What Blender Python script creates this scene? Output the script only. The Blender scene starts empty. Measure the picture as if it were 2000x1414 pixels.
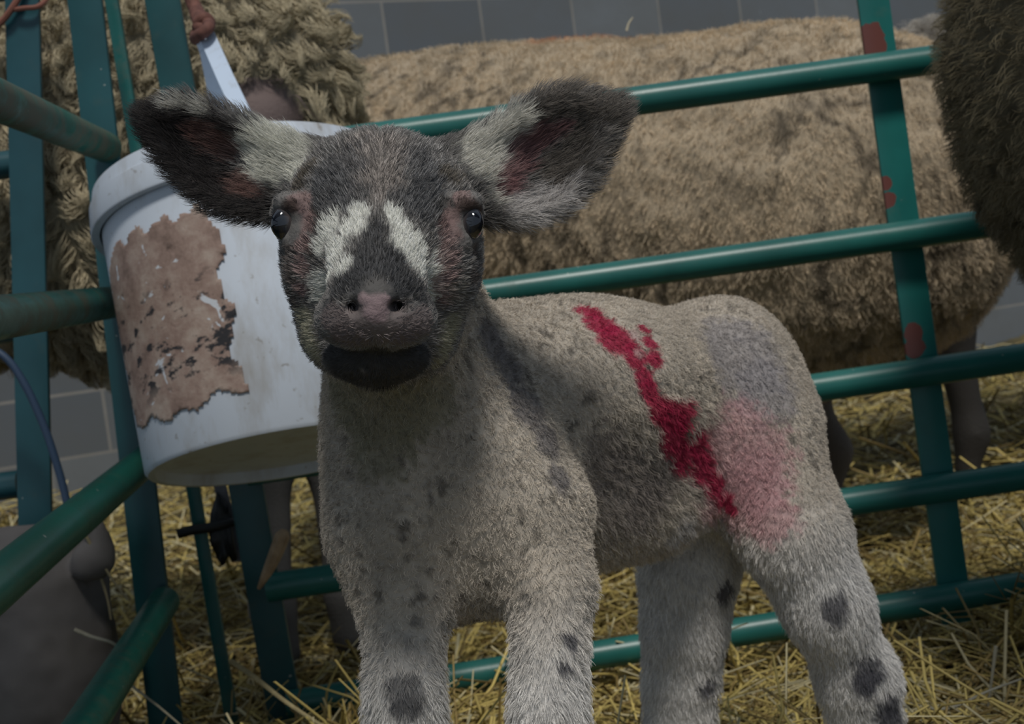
import bpy, math, random
import numpy as np
from mathutils import Vector, Matrix
from mathutils.kdtree import KDTree

RNG = np.random.default_rng(7)
random.seed(7)
S = bpy.context.scene

# ------------------------------------------------------------------ camera
FPX = 2600.0                      # focal length in pixels of the 2000 px wide frame
CAM = Vector((0.0, 0.0, 0.49))
ROLL = math.atan(0.135)
PITCH = math.atan(106.0 / FPX)
fwd = Vector((0, math.cos(PITCH), -math.sin(PITCH)))
up0 = Vector((0, math.sin(PITCH), math.cos(PITCH)))
rt0 = Vector((1, 0, 0))
up = up0 * math.cos(ROLL) + rt0 * math.sin(ROLL)
rt = rt0 * math.cos(ROLL) - up0 * math.sin(ROLL)
cd = bpy.data.cameras.new('camera')
cam = bpy.data.objects.new('camera', cd)
S.collection.objects.link(cam)
cam.matrix_world = Matrix(((rt.x, up.x, -fwd.x, CAM.x), (rt.y, up.y, -fwd.y, CAM.y),
                           (rt.z, up.z, -fwd.z, CAM.z), (0, 0, 0, 1)))
cd.sensor_width = 36.0
cd.lens = FPX / 2000.0 * 36.0
cd.clip_start = 0.05
cd.dof.use_dof = True
cd.dof.focus_distance = 0.67
cd.dof.aperture_fstop = 20.0
S.camera = cam

# ------------------------------------------------------------------ world, light, exposure
S.view_settings.view_transform = 'Standard'
S.view_settings.look = 'None'
S.view_settings.gamma = 1.0
S.view_settings.use_curve_mapping = False
S.view_settings.exposure = -0.10
W = bpy.data.worlds.new('barn_daylight')
S.world = W
W.use_nodes = True
W.node_tree.nodes['Background'].inputs[0].default_value = (0.62, 0.74, 0.90, 1)
W.node_tree.nodes['Background'].inputs[1].default_value = 0.42
sd = bpy.data.lights.new('daylight_sun', 'SUN')
sd.energy = 2.3
sd.angle = math.radians(11)
sd.color = (1.0, 0.96, 0.90)
sun = bpy.data.objects.new('daylight_sun', sd)
S.collection.objects.link(sun)
sun.rotation_euler = Vector((-0.08, 0.54, -0.84)).to_track_quat('-Z', 'Y').to_euler()

# ------------------------------------------------------------------ helpers
def ray(px, py):
    return (fwd + rt * ((px - 1000) / FPX) - up * ((py - 707) / FPX))

def at(px, py, Y):
    """world point at depth Y seen along a sight line: used to take measurements off the photo"""
    r = ray(px, py)
    return CAM + r * (Y / r.y)

def obj(name, me, mat=None, parent=None, smooth=True):
    o = bpy.data.objects.new(name, me)
    S.collection.objects.link(o)
    if mat is not None:
        me.materials.append(mat)
    if parent is not None:
        o.parent = parent
    if smooth and hasattr(me, 'polygons') and len(me.polygons):
        me.polygons.foreach_set('use_smooth', [True] * len(me.polygons))
    return o

def tag(o, label, cat, group=None, kind=None):
    o['label'] = label
    o['category'] = cat
    if group: o['group'] = group
    if kind: o['kind'] = kind
    return o

def empty(name, label, cat, group=None):
    o = bpy.data.objects.new(name, None)
    S.collection.objects.link(o)
    o.empty_display_size = 0.05
    return tag(o, label, cat, group)

def mesh_from(name, V, F):
    me = bpy.data.meshes.new(name)
    me.from_pydata([tuple(v) for v in V], [], [tuple(int(i) for i in f) for f in F])
    me.update()
    return me

class MB:
    """collects simple shapes into one mesh"""
    def __init__(s): s.V = []; s.F = []
    def add(s, V, F):
        b = len(s.V)
        s.V += [tuple(v) for v in V]
        s.F += [tuple(i + b for i in f) for f in F]
    def frame(s, d, hint=None):
        d = Vector(d).normalized()
        h = Vector(hint) if hint is not None else (Vector((0, 0, 1)) if abs(d.z) < 0.9 else Vector((0, 1, 0)))
        a = d.cross(h).normalized()
        return d, a, a.cross(d).normalized()
    def tube(s, pts, r, n=16, cap=True):
        pts = [Vector(p) for p in pts]
        m = len(pts)
        rs = r if isinstance(r, (list, tuple)) else [r] * m
        V = []; prev = None
        for i, p in enumerate(pts):
            d = (pts[min(i + 1, m - 1)] - pts[max(i - 1, 0)]).normalized()
            if prev is None:
                d, a, b = s.frame(d)
            else:
                a = (prev - d * prev.dot(d)).normalized(); b = a.cross(d).normalized()
            prev = a
            for k in range(n):
                t = 2 * math.pi * k / n
                V.append(p + (a * math.cos(t) + b * math.sin(t)) * rs[i])
        F = []
        for i in range(m - 1):
            for k in range(n):
                F.append((i * n + k, i * n + (k + 1) % n, (i + 1) * n + (k + 1) % n, (i + 1) * n + k))
        if cap:
            F.append(tuple(range(n - 1, -1, -1)))
            F.append(tuple((m - 1) * n + k for k in range(n)))
        s.add(V, F)
    def bar(s, p, q, w, t, side):
        """rectangular bar p->q, width w along 'side', thickness t, softened edges"""
        p, q = Vector(p), Vector(q)
        d = (q - p).normalized()
        a = Vector(side); a = (a - d * a.dot(d)).normalized(); b = d.cross(a).normalized()
        e = min(w, t) * 0.18
        prof = []
        for sx, sy in ((1, 1), (-1, 1), (-1, -1), (1, -1)):
            cx, cy = sx * (w / 2 - e), sy * (t / 2 - e)
            base = math.atan2(sy, sx) - math.pi / 4
            for k in range(3):
                an = base + k * math.pi / 4
                prof.append((cx + e * math.cos(an), cy + e * math.sin(an)))
        n = len(prof); V = []
        for c in (p, q):
            V += [c + a * x + b * y for x, y in prof]
        F = [(k, (k + 1) % n, n + (k + 1) % n, n + k) for k in range(n)]
        F += [tuple(range(n - 1, -1, -1)), tuple(range(n, 2 * n))]
        s.add(V, F)
    def strip(s, pts, w, t, side):
        """flat strap through pts; w along side"""
        pts = [Vector(p) for p in pts]; m = len(pts); V = []; F = []
        for i, p in enumerate(pts):
            d = (pts[min(i + 1, m - 1)] - pts[max(i - 1, 0)]).normalized()
            sv = side[i] if isinstance(side, list) else side
            a = Vector(sv); a = (a - d * a.dot(d)).normalized(); b = d.cross(a)
            V += [p + a * w / 2 + b * t / 2, p - a * w / 2 + b * t / 2, p - a * w / 2 - b * t / 2, p + a * w / 2 - b * t / 2]
        for i in range(m - 1):
            for k in range(4):
                F.append((i * 4 + k, i * 4 + (k + 1) % 4, i * 4 + 4 + (k + 1) % 4, i * 4 + 4 + k))
        F += [(3, 2, 1, 0), tuple(4 * (m - 1) + k for k in range(4))]
        s.add(V, F)
    def build(s, name, mat, parent=None, smooth=True, sharp=40):
        me = mesh_from(name, s.V, s.F)
        o = obj(name, me, mat, parent, smooth)
        if smooth and sharp:
            me.set_sharp_from_angle(angle=math.radians(sharp))
        return o

def spline(pts, n=8):
    """Catmull-Rom through pts"""
    P = [Vector(p) for p in pts]
    P = [P[0] * 2 - P[1]] + P + [P[-1] * 2 - P[-2]]
    out = []
    for i in range(1, len(P) - 2):
        for k in range(n):
            t = k / n
            out.append(0.5 * ((2 * P[i]) + (P[i + 1] - P[i - 1]) * t + (2 * P[i - 1] - 5 * P[i] + 4 * P[i + 1] - P[i + 2]) * t * t
                              + (3 * P[i] - P[i - 1] - 3 * P[i + 1] + P[i + 2]) * t ** 3))
    out.append(P[-2])
    return out

# ---- node helpers
def new_mat(name):
    m = bpy.data.materials.new(name); m.use_nodes = True
    nt = m.node_tree; bs = nt.nodes['Principled BSDF']
    return m, nt, bs
def N(nt, typ, **kw):
    n = nt.nodes.new(typ)
    for k, v in kw.items():
        if k.startswith('i_'):
            n.inputs[k[2:].replace('_', ' ')].default_value = v
        else:
            setattr(n, k, v)
    return n
def L(nt, a, b): nt.links.new(a, b)
def ramp(nt, fac, stops):
    r = nt.nodes.new('ShaderNodeValToRGB'); cr = r.color_ramp
    while len(cr.elements) > 1: cr.elements.remove(cr.elements[0])
    cr.elements[0].position = stops[0][0]; cr.elements[0].color = (*stops[0][1], 1)
    for p, c in stops[1:]:
        e = cr.elements.new(p); e.color = (*c, 1)
    L(nt, fac, r.inputs[0]); return r.outputs[0]
def mix(nt, fac, a, b):
    m = nt.nodes.new('ShaderNodeMix'); m.data_type = 'RGBA'
    for s_, v in ((0, fac), (6, a), (7, b)):
        if hasattr(v, 'is_output'): L(nt, v, m.inputs[s_])
        elif isinstance(v, tuple): m.inputs[s_].default_value = (*v, 1)
        else: m.inputs[s_].default_value = v
    return m.outputs[2]
def noise(nt, scale, detail=4, rough=0.55, vec=None, dist=0.0):
    n = nt.nodes.new('ShaderNodeTexNoise')
    n.inputs['Scale'].default_value = scale; n.inputs['Detail'].default_value = detail
    n.inputs['Roughness'].default_value = rough; n.inputs['Distortion'].default_value = dist
    if vec is not None: L(nt, vec, n.inputs['Vector'])
    return n.outputs['Fac']
def objco(nt): return nt.nodes.new('ShaderNodeTexCoord').outputs['Object']
def bump(nt, bs, h, strength=0.3, dist=0.01):
    b = nt.nodes.new('ShaderNodeBump'); b.inputs['Strength'].default_value = strength
    b.inputs['Distance'].default_value = dist; L(nt, h, b.inputs['Height']); L(nt, b.outputs[0], bs.inputs['Normal'])

def tint_mat(name, rough=0.75, spec=0.25, bumpscale=0, sheen=0.0):
    m, nt, bs = new_mat(name)
    a = nt.nodes.new('ShaderNodeAttribute'); a.attribute_name = 'tint'
    L(nt, a.outputs['Color'], bs.inputs['Base Color'])
    bs.inputs['Roughness'].default_value = rough
    bs.inputs['Specular IOR Level'].default_value = spec
    if bumpscale:
        bump(nt, bs, noise(nt, bumpscale, 5, vec=objco(nt)), 0.4, 0.004)
    return m

def patch_mask(nt, pts, wob=0.4, nscale=60):
    """sum of soft spots at given object-space points (point, radius)"""
    co = objco(nt); nz = noise(nt, nscale, 3, vec=co)
    acc = None
    for p, r in pts:
        d = nt.nodes.new('ShaderNodeVectorMath'); d.operation = 'DISTANCE'
        L(nt, co, d.inputs[0]); d.inputs[1].default_value = tuple(p)
        a = nt.nodes.new('ShaderNodeMath'); a.operation = 'MULTIPLY_ADD'
        L(nt, nz, a.inputs[0]); a.inputs[1].default_value = r * wob * 2
        L(nt, d.outputs['Value'], a.inputs[2])
        c = nt.nodes.new('ShaderNodeMath'); c.operation = 'LESS_THAN'
        L(nt, a.outputs[0], c.inputs[0]); c.inputs[1].default_value = r * (1 + wob)
        if acc is None: acc = c.outputs[0]
        else:
            mx = nt.nodes.new('ShaderNodeMath'); mx.operation = 'MAXIMUM'
            L(nt, acc, mx.inputs[0]); L(nt, c.outputs[0], mx.inputs[1]); acc = mx.outputs[0]
    return acc

def green_paint(name, dirt=0.3, primer=(), base=(0.014, 0.118, 0.102)):
    m, nt, bs = new_mat(name)
    co = objco(nt)
    n1 = noise(nt, 9, 4, vec=co)
    col = ramp(nt, n1, [(0.3, tuple(c * 0.8 for c in base)), (0.7, tuple(c * 1.2 for c in base))])
    nd = noise(nt, 26, 6, 0.7, vec=co)
    dm = ramp(nt, nd, [(0.62 - dirt * 0.3, (0, 0, 0)), (0.80 - dirt * 0.3, (1, 1, 1))])
    mm = nt.nodes.new('ShaderNodeMath'); mm.operation = 'MULTIPLY'; L(nt, dm, mm.inputs[0]); mm.inputs[1].default_value = min(0.85, dirt * 1.3)
    col = mix(nt, mm.outputs[0], col, (0.10, 0.095, 0.06))
    ns = noise(nt, 130, 2, vec=co)
    sp = ramp(nt, ns, [(0.76, (0, 0, 0)), (0.78, (1, 1, 1))])
    col = mix(nt, sp, col, (0.35, 0.38, 0.34))
    if primer:
        pm = patch_mask(nt, primer)
        col = mix(nt, pm, col, (0.16, 0.055, 0.045))
    L(nt, col, bs.inputs['Base Color'])
    rr = ramp(nt, mm.outputs[0], [(0.0, (0.36,) * 3), (0.6, (0.65,) * 3)])
    L(nt, rr, bs.inputs['Roughness'])
    bump(nt, bs, nd, 0.12, 0.002)
    return m
#PART2

# ------------------------------------------------------------------ the barn: floor, wall
def block_wall_mat():
    m, nt, bs = new_mat('painted_concrete_block')
    co = objco(nt)
    br = nt.nodes.new('ShaderNodeTexBrick')
    L(nt, co, br.inputs['Vector'])
    br.inputs['Scale'].default_value = 1.0
    br.inputs['Brick Width'].default_value = 0.40
    br.inputs['Row Height'].default_value = 0.215
    br.inputs['Mortar Size'].default_value = 0.006
    br.inputs['Mortar Smooth'].default_value = 0.4
    br.inputs['Color1'].default_value = (0.095, 0.108, 0.122, 1)
    br.inputs['Color2'].default_value = (0.15, 0.165, 0.175, 1)
    br.inputs['Mortar'].default_value = (0.24, 0.23, 0.21, 1)
    n1 = noise(nt, 3.0, 6, 0.65, vec=co)
    c = mix(nt, ramp(nt, n1, [(0.35, (0, 0, 0)), (0.75, (0.6, 0.6, 0.6))]), br.outputs['Color'], (0.10, 0.10, 0.09))
    n2 = noise(nt, 7.0, 3, 0.5, vec=co)
    c = mix(nt, ramp(nt, n2, [(0.68, (0, 0, 0)), (0.74, (0.5, 0.5, 0.5))]), c, (0.26, 0.28, 0.29))
    L(nt, c, bs.inputs['Base Color'])
    bs.inputs['Roughness'].default_value = 0.8
    bump(nt, bs, br.outputs['Fac'], -0.5, 0.01)
    return m

def box(name, lo, hi, mat):
    mb = MB()
    (x0, y0, z0), (x1, y1, z1) = lo, hi
    V = [(x, y, z) for z in (z0, z1) for y in (y0, y1) for x in (x0, x1)]
    mb.add(V, [(0, 2, 3, 1), (4, 5, 7, 6), (0, 1, 5, 4), (2, 6, 7, 3), (0, 4, 6, 2), (1, 3, 7, 5)])
    return mb.build(name, mat, smooth=False, sharp=None)

wm = block_wall_mat()
WALL_Y = 5.2
# the wall is modelled lying in its own XY plane (so the courses follow its length), then stood up
wall = box('wall_back', (-4.5, -0.1, -0.2), (4.5, 2.9, 0.0), wm)
wall.rotation_euler = (math.radians(90), 0, math.radians(24))
wall.location = (0.06, WALL_Y, -0.03)
wall['kind'] = 'structure'

def floor_mat():
    m, nt, bs = new_mat('bedded_floor')
    co = objco(nt)
    n1 = noise(nt, 14, 8, 0.7, vec=co)
    c = ramp(nt, n1, [(0.3, (0.035, 0.028, 0.014)), (0.55, (0.10, 0.08, 0.03)), (0.75, (0.20, 0.16, 0.06))])
    L(nt, c, bs.inputs['Base Color'])
    bs.inputs['Roughness'].default_value = 0.95
    bump(nt, bs, n1, 0.8, 0.02)
    return m
FM = floor_mat()
floor = box('floor', (-4.5, -1.5, -0.15), (4.5, WALL_Y + 2.2, -0.12), FM)
floor['kind'] = 'structure'

def boards_mat():
    m, nt, bs = new_mat('shade_board_wood')
    c = ramp(nt, noise(nt, 4, 5, vec=objco(nt)), [(0.3, (0.10, 0.085, 0.07)), (0.7, (0.19, 0.165, 0.135))])
    L(nt, c, bs.inputs['Base Color']); bs.inputs['Roughness'].default_value = 0.9
    return m
# unseen boards added overhead to shade the sides, with a sunlit gap between
mb = MB()
for (x0, x1, y0, y1) in ((-4.5, -0.32, -1.5, 0.28), (-0.32, -0.08, -1.5, -0.12), (0.58, 4.5, -1.5, 0.06)):
    V = [(x, y, z) for z in (2.40, 2.46) for y in (y0, y1) for x in (x0, x1)]
    mb.add(V, [(0, 2, 3, 1), (4, 5, 7, 6), (0, 1, 5, 4), (2, 6, 7, 3), (0, 4, 6, 2), (1, 3, 7, 5)])
shade_boards = mb.build('overhead_shade_boards', boards_mat(), smooth=False, sharp=None)
shade_boards['kind'] = 'structure'

# ------------------------------------------------------------------ gates
TUBE = 0.018
YG = 1.65
def z_at(px, py, Y): return at(px, py, Y)

def rail(parent, mat, a, b, r=TUBE, name='rail'):
    mb = MB(); mb.tube([Vector(a).lerp(Vector(b), k / 6) for k in range(7)], r, 24)
    return mb.build(name, mat, parent)

# back gate ---------------------------------------------------------
gate = empty('sheep_hurdle', 'green tubular steel sheep hurdle running across behind the lamb', 'gate', None)
gate.location = (at(1000, 1000, YG).x, YG, 0)
RAILS = [(1200, 203, -0.138), (1200, 539, -0.140), (1564, 762, -0.147), (1631, 984, -0.148), (1711, 1191, -0.162)]
YU = YG + TUBE + 0.004
primer = [(at(1700, 70, YU), 0.016), (at(1698, 95, YU), 0.016), (at(1712, 92, YU), 0.012),
          (at(1727, 360, YU), 0.010), (at(1733, 390, YU), 0.011), (at(1782, 650, YU), 0.013), (at(1785, 680, YU), 0.013)]
Mgate = green_paint('green_gate_paint', 0.12)
Mup = green_paint('green_flat_bar_paint', 0.15, primer, base=(0.014, 0.150, 0.135))
def rail_y(i, x): x0, y0, s = RAILS[i]; return y0 + s * (x - x0)
gate_objs = []
for i in range(5):
    xl = 318 + 0.172 * rail_y(i, 380) + 4
    gate_objs.append(rail(gate, Mgate, at(xl, rail_y(i, xl), YG), at(2350, rail_y(i, 2350), YG)))
mb = MB(); mb.bar(at(1705 - 0.136 * 130, -130, YU), at(1705 + 0.136 * 1215, 1215, YU), 0.0395, 0.008, (1, 0, 0))
mb.build('upright', Mup, gate)
mb = MB(); mb.bar(at(318 - 8, -45, YU), at(317 + 0.172 * 1450, 1450, YU), 0.043, 0.010, (1, 0, 0))
mb.build('upright', green_paint('green_end_bar_paint', 0.15, base=(0.014, 0.075, 0.080)), gate)
for o in gate.children:                       # children were measured in world space
    o.matrix_parent_inverse = Matrix.Translation(-gate.location)

# left hurdle: runs towards the camera, joined to its flat end bar in the corner
hurdle = empty('sheep_hurdle', 'green hurdle along the left side with dirt-caked rails coming toward the viewer', 'gate')
Yb = 1.60
hurdle.location = (at(230, 600, Yb).x, Yb, 0)
vp = ray(740, 520).normalized()
ends = [(203, 286), (236, 588), (288, 897), (318, 1180)]
dirts = [0.75, 0.6, 0.22, 0.42]
for (ex, ey), dd in zip(ends, dirts):
    e = at(ex, ey, Yb)
    rail(hurdle, green_paint('muddy_green_rail', dd, base=(0.010, 0.115, 0.085)), e - vp * 1.75, e + vp * 0.012, 0.0185)
YB = Yb + 0.030
mb = MB(); mb.bar(at(166 - 4, -40, YB), at(166 + 0.112 * 1480, 1480, YB), 0.0415, 0.010, (1, 0, 0))
mb.build('upright', green_paint('green_corner_bar_paint', 0.15, base=(0.014, 0.078, 0.088)), hurdle)
for o in hurdle.children:
    o.matrix_parent_inverse = Matrix.Translation(-hurdle.location)

# next pen's hurdle, at the far left
nb = empty('sheep_hurdle', 'green hurdle of the next pen at the far left edge, seen behind the muddy rails', 'gate')
Yn = 1.72
nb.location = (at(60, 600, Yn).x, Yn, 0)
Mn = green_paint('blue_green_gate_paint', 0.12, base=(0.016, 0.072, 0.088))
for py in (-30, 318, 640, 945, 1200):
    rail(nb, Mn, at(-420, py + 62, Yn), at(40, py, Yn))
mb = MB(); mb.bar(at(43, -60, Yn - 0.022), at(44 + 0.025 * 1480, 1480, Yn - 0.022), 0.043, 0.009, (1, 0, 0))
mb.build('upright', Mn, nb)
for o in nb.children:
    o.matrix_parent_inverse = Matrix.Translation(-nb.location)

# drop pin: a narrow bar joining the two hurdles with a bent handle
pin = empty('gate_drop_pin', 'narrow green drop pin with black bent handle between the two corner uprights', 'gate latch')
Yp = YU + 0.035
pin.location = (at(377, 955, Yp).x, Yp, 0)
mb = MB(); mb.bar(at(218 - 8, -50, Yp), at(218 + 0.167 * 1480, 1480, Yp), 0.0165, 0.012, (1, 0, 0))
mb.build('pin_bar', green_paint('worn_green_pin_paint', 0.3, base=(0.016, 0.12, 0.11)), pin)
Mblack, nt_, bs_ = new_mat('black_steel'); bs_.inputs['Base Color'].default_value = (0.006, 0.008, 0.008, 1); bs_.inputs['Roughness'].default_value = 0.55
mb = MB(); mb.tube(spline([at(347, 1043, Yp - 0.03), at(372, 1036, Yp - 0.028), at(410, 1030, Yp - 0.026), at(450, 1020, Yp - 0.018), at(468, 1012, Yp)]), 0.0065, 12)
h_ = mb.build('handle', Mblack, pin); h_['label'] = 'black bent handle'
for o in pin.children:
    o.matrix_parent_inverse = Matrix.Translation(-pin.location)

# ------------------------------------------------------------------ bucket
def bucket():
    r0 = at(482, 369, 1.470); b0 = at(566, 890, 1.395)
    ax = (b0 - r0); Ht = ax.length; ax.normalize()
    root = empty('plastic_bucket', 'dirty white plastic bucket with a torn brown label hung in the corner', 'bucket')
    z = -ax
    x = Vector((1, 0, 0)); x = (x - z * x.dot(z)).normalized(); y = z.cross(x)
    root.matrix_world = Matrix(((x.x, y.x, z.x, b0.x), (x.y, y.y, z.y, b0.y), (x.z, y.z, z.z, b0.z), (0, 0, 0, 1)))
    RB, RT = 0.148, 0.160
    n = 96
    def lathe(prof, name, mat, sharp=35):
        V = []; F = []
        for r, h in prof:
            for k in range(n):
                t = 2 * math.pi * k / n
                V.append((r * math.cos(t), r * math.sin(t), h))
        for i in range(len(prof) - 1):
            for k in range(n):
                F.append((i * n + k, i * n + (k + 1) % n, (i + 1) * n + (k + 1) % n, (i + 1) * n + k))
        me = mesh_from(name, V, F)
        o = obj(name, me, mat, root); me.set_sharp_from_angle(angle=math.radians(sharp)); return o
    m, nt, bs = new_mat('dirty_white_plastic')
    co = objco(nt)
    mp = nt.nodes.new('ShaderNodeMapping'); mp.inputs['Scale'].default_value = (1, 1, 0.35); L(nt, co, mp.inputs[0])
    n1 = noise(nt, 22, 6, 0.65, vec=mp.outputs[0])
    c = mix(nt, ramp(nt, n1, [(0.50, (0, 0, 0)), (0.80, (0.75,) * 3)]), (0.60, 0.66, 0.74), (0.30, 0.26, 0.20))
    n2 = noise(nt, 90, 3, 0.6, vec=co)
    c = mix(nt, ramp(nt, n2, [(0.66, (0, 0, 0)), (0.72, (0.55,) * 3)]), c, (0.22, 0.19, 0.15))
    L(nt, c, bs.inputs['Base Color']); bs.inputs['Roughness'].default_value = 0.42
    bs.inputs['Subsurface Weight'].default_value = 0.0
    # body wall, with base recess
    lathe([(0.001, 0.012), (RB - 0.012, 0.012), (RB - 0.010, 0.0), (RB - 0.003, 0.0), (RB, 0.004),
           (RB + (RT - RB) * 0.5, Ht * 0.5), (RT - 0.002, Ht - 0.04), (RT - 0.001, Ht - 0.002), (RT - 0.006, Ht - 0.004),
           (RT - 0.008, Ht * 0.6), (RB - 0.006, 0.02), (0.001, 0.02)], 'bucket_body', m)
    # lid with its skirt
    lathe([(0.001, Ht - 0.008), (RT - 0.018, Ht - 0.008), (RT - 0.016, Ht + 0.006), (RT - 0.004, Ht + 0.008), (RT + 0.003, Ht + 0.005),
           (RT + 0.005, Ht - 0.006), (RT + 0.0052, Ht - 0.010), (RT + 0.008, Ht - 0.012), (RT + 0.0095, Ht - 0.038), (RT + 0.0085, Ht - 0.040), (RT + 0.0005, Ht - 0.040),
           (RT, Ht - 0.012), (0.001, Ht - 0.012)], 'lid', m)
    # torn label: a thin curved sheet with a ragged outline
    lm, nt, bs = new_mat('torn_label')
    co = objco(nt)
    a1 = noise(nt, 30, 8, 0.7, vec=co); a2 = noise(nt, 75, 6, 0.75, vec=co, dist=0.6)
    c = ramp(nt, a1, [(0.30, (0.15, 0.10, 0.08)), (0.46, (0.28, 0.195, 0.16)), (0.60, (0.38, 0.30, 0.25)), (0.8, (0.45, 0.40, 0.36))])
    wn = noise(nt, 28, 4, 0.55, vec=co, dist=1.5)
    c = mix(nt, ramp(nt, wn, [(0.655, (0, 0, 0)), (0.675, (1, 1, 1))]), c, (0.55, 0.58, 0.62))
    # smudged remains of dark print in the lower part
    sp = nt.nodes.new('ShaderNodeSeparateXYZ'); L(nt, co, sp.inputs[0])
    low = ramp(nt, sp.outputs['Z'], [(0.055, (0, 0, 0)), (0.075, (1, 1, 1)), (0.150, (1, 1, 1)), (0.175, (0, 0, 0))])
    mp2 = nt.nodes.new('ShaderNodeMapping'); mp2.inputs['Scale'].default_value = (1, 1, 1.6); L(nt, co, mp2.inputs[0])
    pn = noise(nt, 42, 5, 0.62, vec=mp2.outputs[0])
    pr = ramp(nt, pn, [(0.55, (0, 0, 0)), (0.60, (1, 1, 1))])
    mm = nt.nodes.new('ShaderNodeMath'); mm.operation = 'MULTIPLY'; L(nt, low, mm.inputs[0]); L(nt, pr, mm.inputs[1])
    c = mix(nt, mm.outputs[0], c, (0.022, 0.022, 0.026))
    L(nt, c, bs.inputs['Base Color']); bs.inputs['Roughness'].default_value = 0.85
    bump(nt, bs, a2, 0.5, 0.002)
    # outline in (angle, height): angle 0 is the side facing the camera
    NA, NH = 60, 70
    V = []; F = []; ids = {}
    def rr(h): return RB + (RT - RB) * h / Ht + 0.0012
    rag = RNG.normal(0, 1, (NA + 1, NH + 1))
    for i in range(NA + 1):
        for j in range(NH + 1):
            u = i / NA; v = j / NH
            h = 0.035 + v * 0.205
            th = math.radians(-90 - 68 + u * 68)
            lo_u = 0.02 + 0.05 * math.sin(7 * v + 1) * 0.5 + 0.02 * math.sin(23 * v)
            keep = (u > max(0.02, lo_u)) and (u < 0.96 + 0.03 * math.sin(19 * v) + 0.01 * math.sin(47 * v))
            keep = keep and v > 0.02 + 0.02 * math.sin(25 * u) + 0.02 * math.sin(9 * u) and v < 0.955 + 0.02 * math.sin(31 * u) + 0.015 * math.sin(67 * u)
            keep = keep and not (u < 0.25 and v > 0.84 + 0.5 * u)          # torn upper-left corner
            r = rr(h)
            ids[(i, j)] = (len(V), keep)
            V.append((r * math.cos(th), r * math.sin(th), h + 0.0008 * rag[i, j]))
    for i in range(NA):
        for j in range(NH):
            q = [ids[(i, j)], ids[(i + 1, j)], ids[(i + 1, j + 1)], ids[(i, j + 1)]]
            if all(k for _, k in q):
                F.append([k for k, _ in q])
    me = mesh_from('label', V, F)
    lab = obj('label', me, lm, root); lab['label'] = 'torn brown paper label'
    sol = lab.modifiers.new('thickness', 'SOLIDIFY'); sol.thickness = 0.0006; sol.offset = 1
    # handle: flat white plastic strap folded to a peak
    hm, nt, bs = new_mat('handle_plastic')
    co = objco(nt)
    c = mix(nt, ramp(nt, noise(nt, 60, 4, vec=co), [(0.55, (0, 0, 0)), (0.75, (0.5,) * 3)]), (0.56, 0.66, 0.80), (0.36, 0.36, 0.36))
    L(nt, c, bs.inputs['Base Color']); bs.inputs['Roughness'].default_value = 0.4
    inv = root.matrix_world.inverted()
    pk = at(402, 68, 1.560)
    fr = at(546, 380, 1.314); bk = at(452, 352, 1.628)
    mb = MB()
    pts = [fr, fr.lerp(pk, 0.33) + Vector((0.002, 0, -0.004)), fr.lerp(pk, 0.7), pk.lerp(fr, 0.03) + Vector((0, 0, 0.003)), pk + Vector((-0.006, 0.008, -0.002)), pk.lerp(bk, 0.10) + Vector((-0.002, 0.004, 0)), pk.lerp(bk, 0.5), bk]
    pts = [inv @ p for p in pts]
    sx = inv.to_3x3() @ Vector((1, -0.1, 0.25))
    mb.strip(pts, 0.0185, 0.0022, sx)
    mb.build('handle', hm, root, smooth=False)
    for p in (fr, bk):
        q = inv @ p
        mb = MB(); d = Vector((q.x, q.y, 0)).normalized()
        mb.tube([q - d * 0.006, q + d * 0.006], 0.011, 20)
        mb.build('handle_lug', m, root)
    return pk
PK = bucket()

# brown twine loop hanging from the top rail, holding the bucket handle
tm, nt, bs = new_mat('brown_twine'); bs.inputs['Roughness'].default_value = 0.8
c = ramp(nt, noise(nt, 120, 4, vec=objco(nt)), [(0.3, (0.075, 0.026, 0.018)), (0.7, (0.17, 0.07, 0.05))]); L(nt, c, bs.inputs['Base Color'])
mb = MB()
Yt = 1.585
mb.tube(spline([at(352, -70, 1.63), at(372, -8, 1.61), at(383, 20, 1.60), at(393, 44, Yt - 0.01), at(404, 52, Yt - 0.02)], 6), [0.0085] * 13 + [0.0095] * 12, 12)
loop = spline([at(398, 38, Yt - 0.022), at(409, 50, Yt - 0.045), at(399, 62, Yt - 0.055), at(386, 70, Yt - 0.04), at(381, 76, Yt - 0.012), at(383, 68, Yt + 0.01), at(390, 52, Yt + 0.008), at(397, 42, Yt - 0.005)], 6)
mb.tube(loop, 0.0068, 12)
mb.tube(spline([at(385, 46, Yt - 0.03), at(399, 35, Yt - 0.034), at(409, 46, Yt - 0.03), at(396, 56, Yt - 0.035), at(385, 50, Yt - 0.03)], 5), 0.0075, 10)
tw = mb.build('twine_loop', tm)
tag(tw, 'brown knotted twine holding up the white bucket handle', 'twine')

# orange baler twine on the far-left upright
om, nt, bs = new_mat('faded_orange_twine'); bs.inputs['Roughness'].default_value = 0.8
bs.inputs['Base Color'].default_value = (0.20, 0.075, 0.05, 1)
mb = MB()
Yq = Yn - 0.035
mb.tube(spline([at(-60, 95, Yq), at(0, 45, Yq), at(22, 18, Yq - 0.002), at(40, -12, Yq), at(52, -50, Yq)], 6), 0.0042, 8)
mb.tube(spline([at(20, 20, Yq), at(48, 16, Yq - 0.003), at(70, 14, Yq), at(84, 6, Yq + 0.01), at(95, -8, Yq + 0.03)], 6), 0.0032, 8)
tag(mb.build('baler_twine', om), 'faded orange baler twine tied round the far-left green upright', 'twine')

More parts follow.
